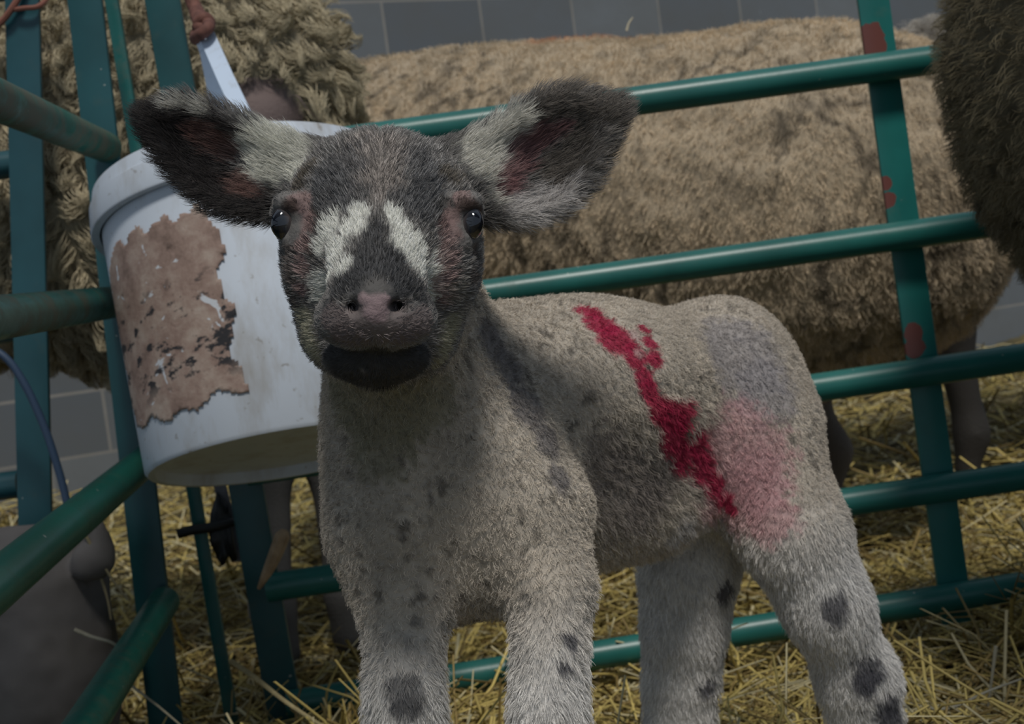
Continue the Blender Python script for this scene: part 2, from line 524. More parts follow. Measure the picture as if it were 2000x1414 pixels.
# thin blue water hose
bm_, nt, bs = new_mat('blue_hose'); bs.inputs['Base Color'].default_value = (0.035, 0.065, 0.12, 1); bs.inputs['Roughness'].default_value = 0.45
mb = MB(); Yh = 1.60
mb.tube(spline([at(-90, 650, Yh), at(0, 690, Yh), at(45, 745, Yh), at(85, 830, Yh), at(112, 910, Yh), at(128, 970, Yh), at(139, 1030, Yh)], 8), 0.0047, 10)
tag(mb.build('water_hose', bm_), 'thin blue hose looping down past the lower left rails', 'hose')
#PART3

# ------------------------------------------------------------------ implicit body modelling
class Body:
    """smooth union of round cones and ellipsoids, meshed as ONE closed surface (surface nets)"""
    def __init__(s): s.P = []
    def cone(s, a, b, ra, rb, k=0.02, reg='body', sub=False):
        s.P.append(dict(t='c', a=np.array(a, float), b=np.array(b, float), ra=ra, rb=rb, k=k, reg=reg, sub=sub))
    def chain(s, pts, k=0.02, reg='body'):
        for (a, ra), (b, rb) in zip(pts[:-1], pts[1:]): s.cone(a, b, ra, rb, k, reg)
    def ell(s, c, r, R=None, k=0.02, reg='body', sub=False):
        R = np.eye(3) if R is None else np.array(R, float)      # rows = local axes
        s.P.append(dict(t='e', c=np.array(c, float), r=np.array(r, float), R=R, k=k, reg=reg, sub=sub))
    @staticmethod
    def dist(p, X):
        if p['t'] == 'c':
            ab = p['b'] - p['a']; l2 = max(ab @ ab, 1e-12)
            t = np.clip(((X - p['a']) @ ab) / l2, 0, 1)
            q = X - p['a'] - t[..., None] * ab
            return np.sqrt((q * q).sum(-1)) - (p['ra'] + (p['rb'] - p['ra']) * t)
        q = (X - p['c']) @ p['R'].T
        k0 = np.sqrt(((q / p['r']) ** 2).sum(-1)); k1 = np.sqrt(((q / p['r'] ** 2) ** 2).sum(-1)) + 1e-9
        return k0 * (k0 - 1) / k1
    def bounds(s, p, pad):
        if p['t'] == 'c':
            r = max(p['ra'], p['rb']) + pad
            return np.minimum(p['a'], p['b']) - r, np.maximum(p['a'], p['b']) + r
        e = np.sqrt(((p['R'].T * p['r']) ** 2).sum(1)) * 1.05 + pad
        return p['c'] - e, p['c'] + e
    def mesh(s, h):
        lo = np.min([s.bounds(p, 0.03)[0] for p in s.P if not p['sub']], 0)
        hi = np.max([s.bounds(p, 0.03)[1] for p in s.P if not p['sub']], 0)
        n = np.ceil((hi - lo) / h).astype(int) + 1
        D = np.full(n, 1.0, np.float32)
        ax = [lo[i] + h * np.arange(n[i]) for i in range(3)]
        for p in s.P:
            a, b = s.bounds(p, p['k'] + 3 * h)
            i0 = np.clip(np.floor((a - lo) / h).astype(int), 0, n - 1); i1 = np.clip(np.ceil((b - lo) / h).astype(int) + 1, 1, n)
            if (i1 <= i0).any(): continue
            sl = tuple(slice(u, v) for u, v in zip(i0, i1))
            X = np.stack(np.meshgrid(*[ax[i][sl[i]] for i in range(3)], indexing='ij'), -1)
            d = s.dist(p, X).astype(np.float32); o = D[sl]; k = p['k']
            if p['sub']:
                hh = np.maximum(k - np.abs(o + d), 0) / k
                D[sl] = np.maximum(o, -d) + hh * hh * k / 4
            else:
                hh = np.maximum(k - np.abs(o - d), 0) / k
                D[sl] = np.minimum(o, d) - hh * hh * k / 4
        return surface_nets(D, lo, h)
    def region(s, X):
        best = np.full(len(X), 1e9); names = np.empty(len(X), dtype=object)
        for p in s.P:
            if p['sub']: continue
            d = s.dist(p, X); m = d < best
            best[m] = d[m]; names[m] = p['reg']
        return names

def surface_nets(D, lo, h):
    ins = D < 0
    nx, ny, nz = D.shape
    c = np.zeros((nx - 1, ny - 1, nz - 1), np.int8)
    off = [(i, j, k) for i in (0, 1) for j in (0, 1) for k in (0, 1)]
    def sl(o): return (slice(o[0], nx - 1 + o[0]), slice(o[1], ny - 1 + o[1]), slice(o[2], nz - 1 + o[2]))
    for o in off: c += ins[sl(o)]
    M = (c > 0) & (c < 8)
    ijk = np.argwhere(M)
    idx = np.full(M.shape, -1, np.int64); idx[M] = np.arange(len(ijk))
    val = {o: D[sl(o)][M] for o in off}
    pos = np.zeros((len(ijk), 3)); cnt = np.zeros(len(ijk))
    for a in off:
        for d in range(3):
            if a[d] == 0:
                b = list(a); b[d] = 1; b = tuple(b)
                da, db = val[a], val[b]; m = (da < 0) != (db < 0)
                t = np.where(m, da / np.where(m, da - db, 1), 0)
                q = np.array(a, float)[None] + t[:, None] * (np.array(b) - np.array(a))[None]
                pos[m] += q[m]; cnt[m] += 1
    V = lo + h * (ijk + pos / cnt[:, None])
    F = []
    for d in range(3):
        a = [slice(None)] * 3; b = [slice(None)] * 3
        a[d] = slice(0, -1); b[d] = slice(1, None)
        ia, ib = ins[tuple(a)], ins[tuple(b)]
        e, f = (d + 1) % 3, (d + 2) % 3
        E = np.argwhere(ia != ib)
        E = E[(E[:, e] > 0) & (E[:, f] > 0) & (E[:, e] < D.shape[e] - 1) & (E[:, f] < D.shape[f] - 1)]
        flip = ~ia[tuple(E.T)]
        ue = np.zeros(3, int); ue[e] = 1; uf = np.zeros(3, int); uf[f] = 1
        q = np.stack([idx[tuple((E - ue - uf).T)], idx[tuple((E - uf).T)], idx[tuple(E.T)], idx[tuple((E - ue).T)]], 1)
        q[flip] = q[flip][:, ::-1]
        F.append(q)
    return V, np.concatenate(F)

def vnormals(V, F):
    n = np.cross(V[F[:, 2]] - V[F[:, 0]], V[F[:, 3]] - V[F[:, 1]])
    Nn = np.zeros_like(V)
    for k in range(4): np.add.at(Nn, F[:, k], n)
    return Nn / (np.linalg.norm(Nn, axis=1, keepdims=True) + 1e-12)

def relax(V, F, it=2, lam=0.5):
    for _ in range(it):
        s = np.zeros_like(V); c = np.zeros(len(V))
        for k in range(4):
            np.add.at(s, F[:, k], V[F[:, (k + 1) % 4]]); np.add.at(c, F[:, k], 1)
        V = V + lam * (s / np.maximum(c, 1)[:, None] - V)
    return V

def fast_mesh(name, V, F):
    me = bpy.data.meshes.new(name)
    me.vertices.add(len(V)); me.vertices.foreach_set('co', V.astype(np.float32).ravel())
    k = F.shape[1]
    me.loops.add(F.size); me.loops.foreach_set('vertex_index', F.astype(np.int32).ravel())
    me.polygons.add(len(F)); me.polygons.foreach_set('loop_start', (np.arange(len(F)) * k).astype(np.int32))
    me.polygons.foreach_set('use_smooth', np.ones(len(F), bool))
    me.update(calc_edges=True); me.validate()
    return me

def set_tint(me, col):
    a = me.attributes.new('tint', 'FLOAT_COLOR', 'POINT')
    a.data.foreach_set('color', np.concatenate([col, np.ones((len(col), 1))], 1).astype(np.float32).ravel())

def scatter(V, F, Nn, n, weight=None):
    T = np.concatenate([F[:, [0, 1, 2]], F[:, [0, 2, 3]]])
    ar = 0.5 * np.linalg.norm(np.cross(V[T[:, 1]] - V[T[:, 0]], V[T[:, 2]] - V[T[:, 0]]), axis=1)
    if weight is not None: ar = ar * weight[T].mean(1)
    t = T[RNG.choice(len(T), n, p=ar / ar.sum())]
    u = RNG.random(n); v = RNG.random(n); f = u + v > 1; u[f] = 1 - u[f]; v[f] = 1 - v[f]
    w = 1 - u - v
    P = V[t[:, 0]] * w[:, None] + V[t[:, 1]] * u[:, None] + V[t[:, 2]] * v[:, None]
    Q = Nn[t[:, 0]] * w[:, None] + Nn[t[:, 1]] * u[:, None] + Nn[t[:, 2]] * v[:, None]
    return P, Q / (np.linalg.norm(Q, axis=1, keepdims=True) + 1e-12)

def unit(a): return a / (np.linalg.norm(a, axis=-1, keepdims=True) + 1e-12)

# cheap vectorised value noise (object space) for shaping and markings
_tab = np.random.default_rng(3).random(4096)
def vnoise(X, scale, seed=0):
    q = X * scale; i = np.floor(q).astype(np.int64); f = q - i; f = f * f * (3 - 2 * f)
    out = 0
    for a in (0, 1):
        for b in (0, 1):
            for c in (0, 1):
                hsh = ((i[:, 0] + a) * 73856093) ^ ((i[:, 1] + b) * 19349663) ^ ((i[:, 2] + c) * 83492791) ^ (seed * 2654435)
                w = (f[:, 0] if a else 1 - f[:, 0]) * (f[:, 1] if b else 1 - f[:, 1]) * (f[:, 2] if c else 1 - f[:, 2])
                out = out + w * _tab[hsh & 4095]
    return out
def fbm(X, scale, seed=0, oc=4):
    o = 0; a = 1; t = 0
    for k in range(oc):
        o = o + a * vnoise(X, scale * 2 ** k, seed + k * 17); t += a; a *= 0.55
    return o / t
def sstep(a, b, x):
    t = np.clip((x - a) / (b - a), 0, 1); return t * t * (3 - 2 * t)

def fur(name, parent, mat, P, Nn, comb, Ln, col, rad, npts=5, lay=0.5, jitter=0.25, clumps=0, clump=0.6, curl=0.0, freq=2.0, droop=0.0, tipcol=None):
    """hair curves grown from points P along normals, laid over towards comb"""
    n = len(P)
    lay = np.broadcast_to(np.asarray(lay, float), (n,))[:, None]
    c = comb - Nn * (comb * Nn).sum(1, keepdims=True); c = unit(c)
    d0 = unit(Nn * (1 - lay * 0.6) + c * lay * 0.6 + RNG.normal(0, jitter, (n, 3)) * 0.6)
    d1 = unit(Nn * (1 - lay) * 0.7 + c * lay * 1.2 + RNG.normal(0, jitter, (n, 3)) + np.array([0, 0, -droop]))
    Lc = np.broadcast_to(np.asarray(Ln, float), (n,))[:, None]
    pts = []
    ph = RNG.random(n) * 6.28
    e1 = unit(np.cross(d0, c + 0.01)); e2 = np.cross(d0, e1)
    fr = freq * (0.7 + 0.6 * RNG.random(n))
    for k in range(npts):
        s_ = k / (npts - 1)
        q = P + Lc * (s_ * d0 * (1 - 0.5 * s_) + 0.5 * s_ * s_ * d1)
        pts.append(q)
    A = np.stack(pts, 1)
    own = None
    if clumps:
        gi = RNG.choice(n, min(clumps, n), replace=False)
        kd = KDTree(len(gi))
        for j, g in enumerate(gi): kd.insert(P[g], j)
        kd.balance()
        own = np.array([gi[kd.find(p)[1]] for p in P])
        sp = np.linspace(0, 1, npts)[None, :, None] ** 1.3
        A = A + (A[own] - A) * sp * clump
        ph = ph[own] + RNG.normal(0, 0.5, n); fr = fr[own]; e1 = e1[own]; e2 = e2[own]
    if np.any(curl):
        cu = np.broadcast_to(np.asarray(curl, float), (n,))
        for k in range(npts):
            s_ = k / (npts - 1)
            an = ph + fr * 6.28 * s_
            A[:, k] += (cu * s_ ** 0.6)[:, None] * (e1 * np.cos(an)[:, None] + e2 * np.sin(an)[:, None])
    cv = bpy.data.hair_curves.new(name)
    cv.add_curves([npts] * n)
    cv.attributes['position'].data.foreach_set('vector', A.astype(np.float32).ravel())
    ra = cv.attributes.get('radius') or cv.attributes.new('radius', 'FLOAT', 'POINT')
    R = np.broadcast_to(np.asarray(rad, float), (n,))[:, None] * np.array([1.0] + [1 - 0.75 * (k / (npts - 1)) ** 2 for k in range(1, npts)])[None]
    ra.data.foreach_set('value', R.astype(np.float32).ravel())
    a = cv.attributes.new('tint', 'FLOAT_COLOR', 'CURVE')
    a.data.foreach_set('color', np.concatenate([np.clip(col, 0, 1), np.ones((n, 1))], 1).astype(np.float32).ravel())
    o = bpy.data.objects.new(name, cv)
    S.collection.objects.link(o); cv.materials.append(mat)
    if parent is not None: o.parent = parent
    return o, own

FURMAT = tint_mat('fur', rough=0.65, spec=0.2)
SKIN = tint_mat('skin_and_underwool', rough=0.7, spec=0.25, bumpscale=220)
A_ = lambda x, y, Y: np.array(at(x, y, Y))
PXM = lambda px, Y: px * Y / FPX

# ------------------------------------------------------------------ the lamb
def build_lamb():
    B = Body()
    J = A_
    right = np.array(rt); upv = np.array(up); fw = np.array(fwd)
    HR = np.stack([right, fw, upv])                   # head frame: the lamb looks into the lens
    # --- head
    B.ell(J(742, 376, .725), (.0405, .048, .0318), HR, k=.015, reg='head')          # cranium
    B.ell(J(744, 425, .708), (.0425, .036, .032), HR, k=.02, reg='head')            # brow and orbits
    B.ell(J(618, 468, .700), (.012, .022, .030), HR, k=.015, reg='head')           # zygoma
    B.ell(J(876, 468, .700), (.012, .022, .030), HR, k=.015, reg='head')
    B.cone(J(742, 430, .690), J(735, 585, .632), .030, .0185, k=.02, reg='head')   # nasal bridge
    B.ell(J(655, 525, .705), (.0225, .034, .030), HR, k=.02, reg='head')            # cheeks
    B.ell(J(838, 525, .705), (.0225, .034, .030), HR, k=.02, reg='head')
    B.cone(J(745, 590, .735), J(735, 694, .666), .038, .016, k=.02, reg='head')    # lower jaw
    B.ell(J(735, 615, .642), (.0285, .024, .0155), HR, k=.012, reg='muzzle')       # muzzle
    B.ell(J(682, 630, .636), (.0150, .016, .0110), HR, k=.006, reg='muzzle')       # lips
    B.ell(J(784, 630, .636), (.0150, .016, .0110), HR, k=.006, reg='muzzle')
    B.ell(J(735, 700, .662), (.0270, .021, .0125), HR, k=.005, reg='chin')          # chin
    B.ell(J(730, 592, .624), (.0125, .010, .008), HR, k=.006, reg='muzzle')        # nose tip
    B.cone(J(697, 606, .612), J(676, 588, .630), .0024, .0036, k=.004, sub=True)   # nostrils
    B.cone(J(764, 606, .612), J(786, 588, .630), .0024, .0036, k=.004, sub=True)
    B.cone(J(728, 614, .598), J(727, 664, .606), .0012, .0018, k=.004, sub=True)   # philtrum
    B.cone(J(632, 652, .624), J(680, 667, .606), .0013, .0013, k=.003, sub=True)   # mouth line
    B.cone(J(680, 667, .606), J(780, 667, .606), .0013, .0013, k=.003, sub=True)
    B.cone(J(780, 667, .606), J(832, 652, .624), .0013, .0013, k=.003, sub=True)
    B.ell(J(668, 650, .705), (.0195, .028, .020), HR, k=.015, reg='head')         # jaw angle
    B.ell(J(812, 650, .705), (.0195, .028, .020), HR, k=.015, reg='head')
    # eye sockets (the eyeballs are separate parts)
    EY = [(562, 432, .678), (914, 432, .678)]
    for (ex, ey, eY), sg in zip(EY, (-1, 1)):
        B.ell(J(ex + sg * 3, ey, eY - .004), (.0078, .011, .0105), HR, k=.005, sub=True)
        B.chain([(J(ex - sg * 24, ey - 4, eY + .001), .0034), (J(ex - sg * 16, ey - 36, eY - .001), .0040), (J(ex + sg * 8, ey - 38, eY + .003), .0042), (J(ex + sg * 24, ey - 12, eY + .013), .0035)], k=.005, reg='lid')
        B.chain([(J(ex - sg * 24, ey - 4, eY + .001), .0030), (J(ex - sg * 20, ey + 22, eY), .0032), (J(ex - sg * 6, ey + 40, eY + .002), .003), (J(ex + sg * 16, ey + 26, eY + .010), .0025)], k=.005, reg='lid')
    # --- ears: cupped leaves made of fanned ribs
    def ear(base, upper, lower, tip, Yb, Yt, cup, reg):
        n = 7
        ribs = []
        up_ = [base[0]] + upper + [tip]; lo_ = [base[1]] + lower + [tip]
        U = spline([Vector((x, y, 0)) for x, y in up_], 4); Lw = spline([Vector((x, y, 0)) for x, y in lo_], 4)
        m = 11
        def samp(C, t):
            f = t * (len(C) - 1); i = min(int(f), len(C) - 2); return C[i].lerp(C[i + 1], f - i)
        for j in range(n):
            v = j / (n - 1); row = []
            for i in range(m):
                t = i / (m - 1)
                p = samp(U, t).lerp(samp(Lw, t), v)
                Y = Yb + (Yt - Yb) * t + cup * (1 - (2 * v - 1) ** 2) * math.sin(math.pi * min(1, 0.25 + t * 0.75)) 
                edge = abs(2 * v - 1)
                row.append((J(p.x, p.y, Y), 0.0052 * (1 - 0.45 * t) * (1 - 0.25 * edge)))
            ribs.append(row)
        for row in ribs: B.chain(row, k=.006, reg=reg)
        return ribs
    e1 = ear(((585, 300), (556, 400)), [(510, 262), (440, 228), (350, 200)], [(480, 408), (405, 385), (335, 318)], (292, 232), .725, .730, .015, 'ear_l')
    e2 = ear(((893, 308), (935, 412)), [(960, 258), (1050, 200), (1125, 186)], [(1000, 420), (1085, 405), (1160, 335)], (1204, 214), .730, .735, .015, 'ear_r')
    B.cone(J(600, 350, .735), J(540, 345, .735), .020, .015, k=.015, reg='earbase_l')
    B.cone(J(890, 350, .738), J(948, 345, .738), .020, .015, k=.015, reg='earbase_r')
    # --- neck, chest, trunk
    B.cone(J(770, 520, .800), J(830, 800, .835), .044, .056, k=.03, reg='neck')
    B.cone(J(762, 640, .750), J(800, 860, .800), .032, .042, k=.03, reg='neck')
    B.cone(J(850, 745, .83), J(985, 790, .88), .043, .060, k=.035, reg='neck')
    B.ell(J(842, 960, .832), (.055, .070, .085), HR, k=.04, reg='chest')
    B.ell(J(775, 1005, .805), (.031, .046, .046), HR, k=.03, reg='chest')
    B.ell(J(985, 980, .825), (.040, .056, .070), HR, k=.025, reg='chest')
    a, b = J(965, 800, .905), J(1365, 790, 1.045)
    B.cone(a, b, .067, .074, k=.03, reg='trunk')
    B.cone(J(1010, 960, .90), J(1250, 950, .985), .060, .052, k=.03, reg='trunk')    # belly
    B.ell(J(1150, 740, .95), (.075, .08, .050), HR, k=.04, reg='trunk')
    B.ell(J(1420, 795, 1.045), (.057, .075, .082), HR, k=.03, reg='trunk')     # rump
    # front legs
    B.chain([(J(764, 1050, .800), .035), (J(788, 1170, .785), .0235), (J(789, 1290, .772), .0165), (J(790, 1370, .766), .0172), (J(792, 1440, .768), .0170), (J(792, 1700, .778), .0150), (J(792, 1970, .785), .0165)], k=.02, reg='leg')
    B.chain([(J(1030, 1030, .815), .043), (J(1078, 1150, .792), .0220), (J(1074, 1280, .775), .0168), (J(1071, 1380, .768), .0172), (J(1072, 1450, .770), .0170), (J(1066, 1700, .780), .0150), (J(1064, 1970, .785), .0165)], k=.02, reg='leg')
    # near hind leg: thigh, hock, shank
    B.chain([(J(1460, 880, 1.015), .060), (J(1548, 1040, .985), .036), (J(1614, 1180, .985), .0275), (J(1676, 1330, 1.005), .0255), (J(1692, 1420, 1.012), .0215), (J(1690, 1590, .990), .017), (J(1685, 1690, .980), .0185)], k=.025, reg='hleg')
    # far hind leg
    B.chain([(J(1370, 930, 1.060), .050), (J(1345, 1110, 1.055), .034), (J(1336, 1230, 1.060), .028), (J(1330, 1340, 1.070), .0245), (J(1326, 1430, 1.075), .0225), (J(1310, 1560, 1.060), .017), (J(1300, 1640, 1.055), .0185)], k=.025, reg='hleg2')
    # tail, hanging behind
    B.chain([(J(1470, 720, 1.12), .020), (J(1490, 800, 1.13), .018), (J(1495, 880, 1.13), .014)], k=.02, reg='trunk')
    # hooves
    for (x, y, Y) in ((792, 2010, .785), (1064, 2010, .785), (1685, 1722, .970), (1300, 1672, 1.045)):
        B.ell(J(x - 14, y, Y), (.010, .019, .014), None, k=.004, reg='hoof'); B.ell(J(x + 28, y, Y), (.010, .019, .014), None, k=.004, reg='hoof')
    V, F = B.mesh(.0026)
    V = relax(V, F, 1, 0.4)
    reg = B.region(V)
    return B, V, F, reg, EY
LB, LV, LF, LREG, EYES = build_lamb()
#PART4
def proj(X):
    d = X - np.array(CAM); z = d @ np.array(fwd)
    return np.stack([1000 + FPX * (d @ np.array(rt)) / z, 707 - FPX * (d @ np.array(up)) / z], 1), z

def surf(V, N_, marks):
    """measure where marks sit on a body: the body point met first along each sight line"""
    p, z = proj(V); out = []
    for x, y in marks:
        d = np.hypot(p[:, 0] - x, p[:, 1] - y)
        m = np.where(d < max(6, d.min() + 3))[0]
        out.append(V[m[np.argmin(z[m])]])
    return np.array(out)

LN = vnormals(LV, LF)
LFLEECE = (.575, .512, .43)

def lamb_marks_and_shade():
    """list of (point on body, radius m, colour, strength, raggedness)"""
    T = []
    def m(lst, col, s=1.0, rag=.45):
        pts = surf(LV, LN, [(x, y) for x, y, r in lst])
        for p, (x, y, r) in zip(pts, lst):
            T.append((p, 1.22 * r * np.linalg.norm(p - np.array(CAM)) / FPX, np.array(col), s, rag))
    dark = (.060, .060, .062); grey = (.115, .110, .105); white = (.66, .66, .60); pink = (.34, .225, .21)
    # body first, head markings on top
    m([(960, 660, 38), (1000, 720, 38), (1035, 790, 40), (1070, 860, 34), (1095, 930, 26)], (.20, .185, .185), .8)
    m([(1450, 690, 85), (1500, 760, 60)], (.34, .32, .33), .7)
    m([(1230, 960, 85), (1290, 930, 60), (1180, 900, 65), (1260, 1000, 50)], (.27, .235, .21), .75, 1.1)
    m([(1390, 1030, 50), (1330, 1040, 35)], (.60, .57, .54), .8)
    m([(x, y, r) for x, y, r in ((1440, 900, 95), (1430, 980, 60), (1500, 1010, 45), (1470, 940, 60))], (.60, .36, .37), .75, .5)
    m([(1150, 605, 26), (1175, 630, 33), (1205, 660, 36), (1240, 690, 26), (1262, 640, 12), (1270, 665, 16), (1282, 700, 18), (1262, 735, 20), (1275, 765, 22), (1292, 800, 24), (1312, 810, 28), (1340, 812, 30), (1320, 850, 38), (1335, 890, 34), (1362, 870, 30), (1370, 915, 32), (1395, 945, 24), (1412, 975, 18), (1428, 1000, 12)], (.42, .022, .075), .95, .35)
    m([(1240, 650, 12), (1252, 690, 10)], (.55, .40, .38), .7)
    m([(790, 1355, 36), (800, 1385, 26)], (.10, .10, .105), .75)
    m([(1635, 1190, 26), (1700, 1310, 30), (1690, 1335, 24), (1735, 1385, 30), (1745, 1405, 30), (1420, 1160, 20), (1385, 1345, 18), (1118, 1250, 16), (1105, 1300, 12)], (.085, .085, .10), .85, .7)
    m([(735, 800, 90), (660, 780, 50), (820, 790, 70), (740, 880, 60)], (.30, .28, .20), .75, .6)  # head's shadow under the chin, painted into the neck colour
    # head ---------------------------------------------------------------
    m([(740, 300, 70), (742, 360, 55)], (.30, .265, .24), .8, .5)
    m([(660, 330, 55), (640, 390, 50), (690, 390, 35), (830, 330, 50), (840, 390, 50), (800, 390, 35)], (.115, .115, .118), .75, .9)
    m([(600, 330, 26), (585, 350, 22), (880, 340, 26), (905, 345, 22)], (.10, .085, .065), .8, .6)
    m([(610, 440, 22), (608, 500, 20), (872, 400, 20), (868, 440, 16)], (.075, .07, .065), .8)
    m([(740, 455, 26), (735, 500, 50), (700, 540, 40), (775, 535, 45), (740, 550, 55), (660, 565, 26), (815, 565, 28), (640, 590, 18), (850, 590, 18)], dark, .9)
    m([(735, 560, 26)], (.17, .16, .15), .6)
    m([(640, 448, 32), (652, 490, 36), (644, 530, 32), (634, 562, 26), (685, 442, 28), (668, 520, 20), (702, 412, 18), (624, 485, 20), (624, 580, 12), (780, 440, 22), (808, 472, 30), (820, 510, 38), (838, 552, 34),  (770, 415, 16), (848, 520, 24), (790, 470, 24), (845, 578, 14)], (.80, .80, .74), 1.0, .5)
    m([(584, 386, 22), (598, 440, 18), (594, 480, 22), (592, 525, 20), (590, 565, 16), (902, 376, 22), (886, 420, 16), (878, 455, 24), (874, 500, 26), (872, 545, 26), (870, 580, 22)], pink, .72, .5)
    m([(568, 400, 13), (556, 404, 11), (912, 400, 15), (928, 404, 13), (940, 415, 10)], (.075, .050, .042), .9, .2)
    m([(566, 500, 18), (568, 540, 18), (575, 590, 20), (930, 490, 18), (925, 540, 18)], (.13, .105, .095), .8, .5)
    m([(895, 570, 30), (905, 620, 30)], (.30, .28, .25), .7)
    m([(598, 630, 24), (602, 660, 26), (612, 690, 24), (878, 640, 26), (874, 670, 26), (862, 700, 22)], (.44, .42, .31), .8)
    # muzzle and chin
    m([(690, 640, 45), (780, 640, 45), (650, 630, 30), (825, 630, 30)], (.20, .165, .16), .9, .3)
    m([(730, 600, 24), (708, 588, 10), (755, 588, 10), (730, 615, 18)], (.42, .31, .32), .9, .25)
    m([(680, 712, 44), (735, 712, 50), (790, 710, 44), (650, 700, 34), (825, 698, 34), (735, 748, 40), (685, 748, 36), (785, 746, 36), (640, 680, 16), (835, 680, 16)], (.058, .056, .055), .92, .55)
    # ears
    m([(560, 300, 46), (520, 290, 42), (575, 330, 26), (500, 330, 26), (530, 350, 24), (490, 285, 22)], (.72, .71, .63), .95, .5)
    m([(940, 290, 42), (985, 265, 34), (925, 320, 22), (1010, 248, 24), (960, 330, 28), (965, 375, 20), (1035, 225, 14)], (.72, .70, .63), .95, .5)
    m([(300, 240, 50), (340, 280, 50), (380, 330, 46), (430, 370, 42), (480, 390, 36), (420, 240, 26), (460, 260, 20), (520, 390, 24), (370, 240, 40), (440, 340, 30)], (.055, .048, .046), .92)
    m([(420, 270, 30), (455, 295, 26), (390, 265, 16), (470, 360, 22), (500, 375, 18)], (.22, .125, .105), .8, .5)
    m([(330, 205, 12), (352, 200, 10), (395, 218, 13), (385, 210, 9)], (.58, .56, .50), .9)
    m([(1180, 220, 46), (1140, 260, 50), (1120, 310, 44), (1110, 200, 40), (1080, 350, 34), (1060, 220, 26), (1060, 330, 30), (1160, 300, 30)], (.20, .178, .155), .9)
    m([(1170, 270, 22), (1150, 310, 20), (1190, 240, 14)], (.32, .30, .28), .7, .9)
    m([(1020, 300, 32), (1050, 272, 26), (1000, 345, 28), (985, 368, 22), (1085, 250, 18)], (.27, .145, .145), .85, .5)
    m([(1050, 394, 32), (1090, 382, 26), (1010, 408, 28), (1120, 355, 16)], (.60, .57, .55), .9)
    return T
LMARK = lamb_marks_and_shade()

def lamb_colour(X):
    reg = LB.region(X)
    f1 = fbm(X, 45, 1); f2 = fbm(X, 160, 5, 3); f3 = fbm(X, 420, 9, 2)
    c = np.tile(np.array(LFLEECE), (len(X), 1))
    c *= (0.72 + 0.56 * f1)[:, None]
    sp = sstep(.56, .70, f2) * sstep(.35, .60, f1)
    c = c * (1 - 0.58 * sp)[:, None]
    head = np.isin(reg, ['head', 'muzzle', 'chin', 'lid', 'ear_l', 'ear_r', 'earbase_l', 'earbase_r'])
    hc = np.array([.21, .20, .19])[None] * (0.55 + 0.9 * f2)[:, None]
    c[head] = hc[head]
    leg = np.isin(reg, ['leg', 'hleg', 'hleg2'])
    lc = np.array([.72, .70, .67])[None] * (0.80 + 0.4 * f1)[:, None]
    hgt = sstep(.34, .26, X[:, 2])
    w = (leg * hgt)[:, None]
    c = c * (1 - w) + lc * w
    hoof = reg == 'hoof'
    c[hoof] = (.05, .045, .04)
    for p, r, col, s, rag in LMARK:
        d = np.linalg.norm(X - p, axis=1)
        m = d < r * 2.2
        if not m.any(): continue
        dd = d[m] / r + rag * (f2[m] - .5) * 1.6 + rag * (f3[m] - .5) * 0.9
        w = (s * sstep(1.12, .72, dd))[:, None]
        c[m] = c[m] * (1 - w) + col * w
    return np.clip(c * (0.9 + 0.2 * f3)[:, None], 0.004, 1)

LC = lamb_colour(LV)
lamb = empty('lamb', 'speckled grey and white lamb with a red spray mark, facing the viewer', 'lamb')
lamb.location = (0.03, 0.88, 0)
LINV = Matrix.Translation(-lamb.location)
lamb_me = fast_mesh('body', LV, LF)
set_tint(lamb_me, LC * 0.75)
lbody = obj('body', lamb_me, SKIN, lamb); lbody.matrix_parent_inverse = LINV

# eyes
em, nt, bs = new_mat('lamb_eye'); bs.inputs['Roughness'].default_value = 0.06
bs.inputs['Coat Weight'].default_value = 0.6
co = objco(nt)
sx = nt.nodes.new('ShaderNodeVectorMath'); sx.operation = 'DISTANCE'; L(nt, co, sx.inputs[0]); sx.inputs[1].default_value = (0, -0.0096, 0)
c = ramp(nt, sx.outputs['Value'], [(0.0, (.004, .005, .009)), (0.0052, (.006, .008, .014)), (0.0066, (.02, .024, .032)), (0.0085, (.028, .030, .036)), (0.010, (.10, .08, .075))])
L(nt, c, bs.inputs['Base Color'])
for (ex, ey, eY), sg in zip(EYES, (-1, 1)):
    mb = MB(); R_ = .0094; V = []; F = []; nu, nv = 28, 18
    for i in range(nv + 1):
        for j in range(nu):
            th = math.pi * i / nv; ph = 2 * math.pi * j / nu
            r_ = R_ * (1 + 0.06 * max(0, math.cos(th)) ** 6)
            V.append((r_ * math.sin(th) * math.cos(ph), -r_ * math.cos(th), r_ * math.sin(th) * math.sin(ph)))
    for i in range(nv):
        for j in range(nu):
            F.append((i * nu + j, i * nu + (j + 1) % nu, (i + 1) * nu + (j + 1) % nu, (i + 1) * nu + j))
    mb.add(V, F)
    e = mb.build('eye', em, lamb, sharp=None)
    e.parent = lamb
    p = at(ex + sg * 1, ey + 4, eY + .0050) - lamb.location
    e.location = p; e.rotation_euler = (math.radians(4), math.radians(8), math.radians(38 * sg)); e.scale = (.72, 1, 1)

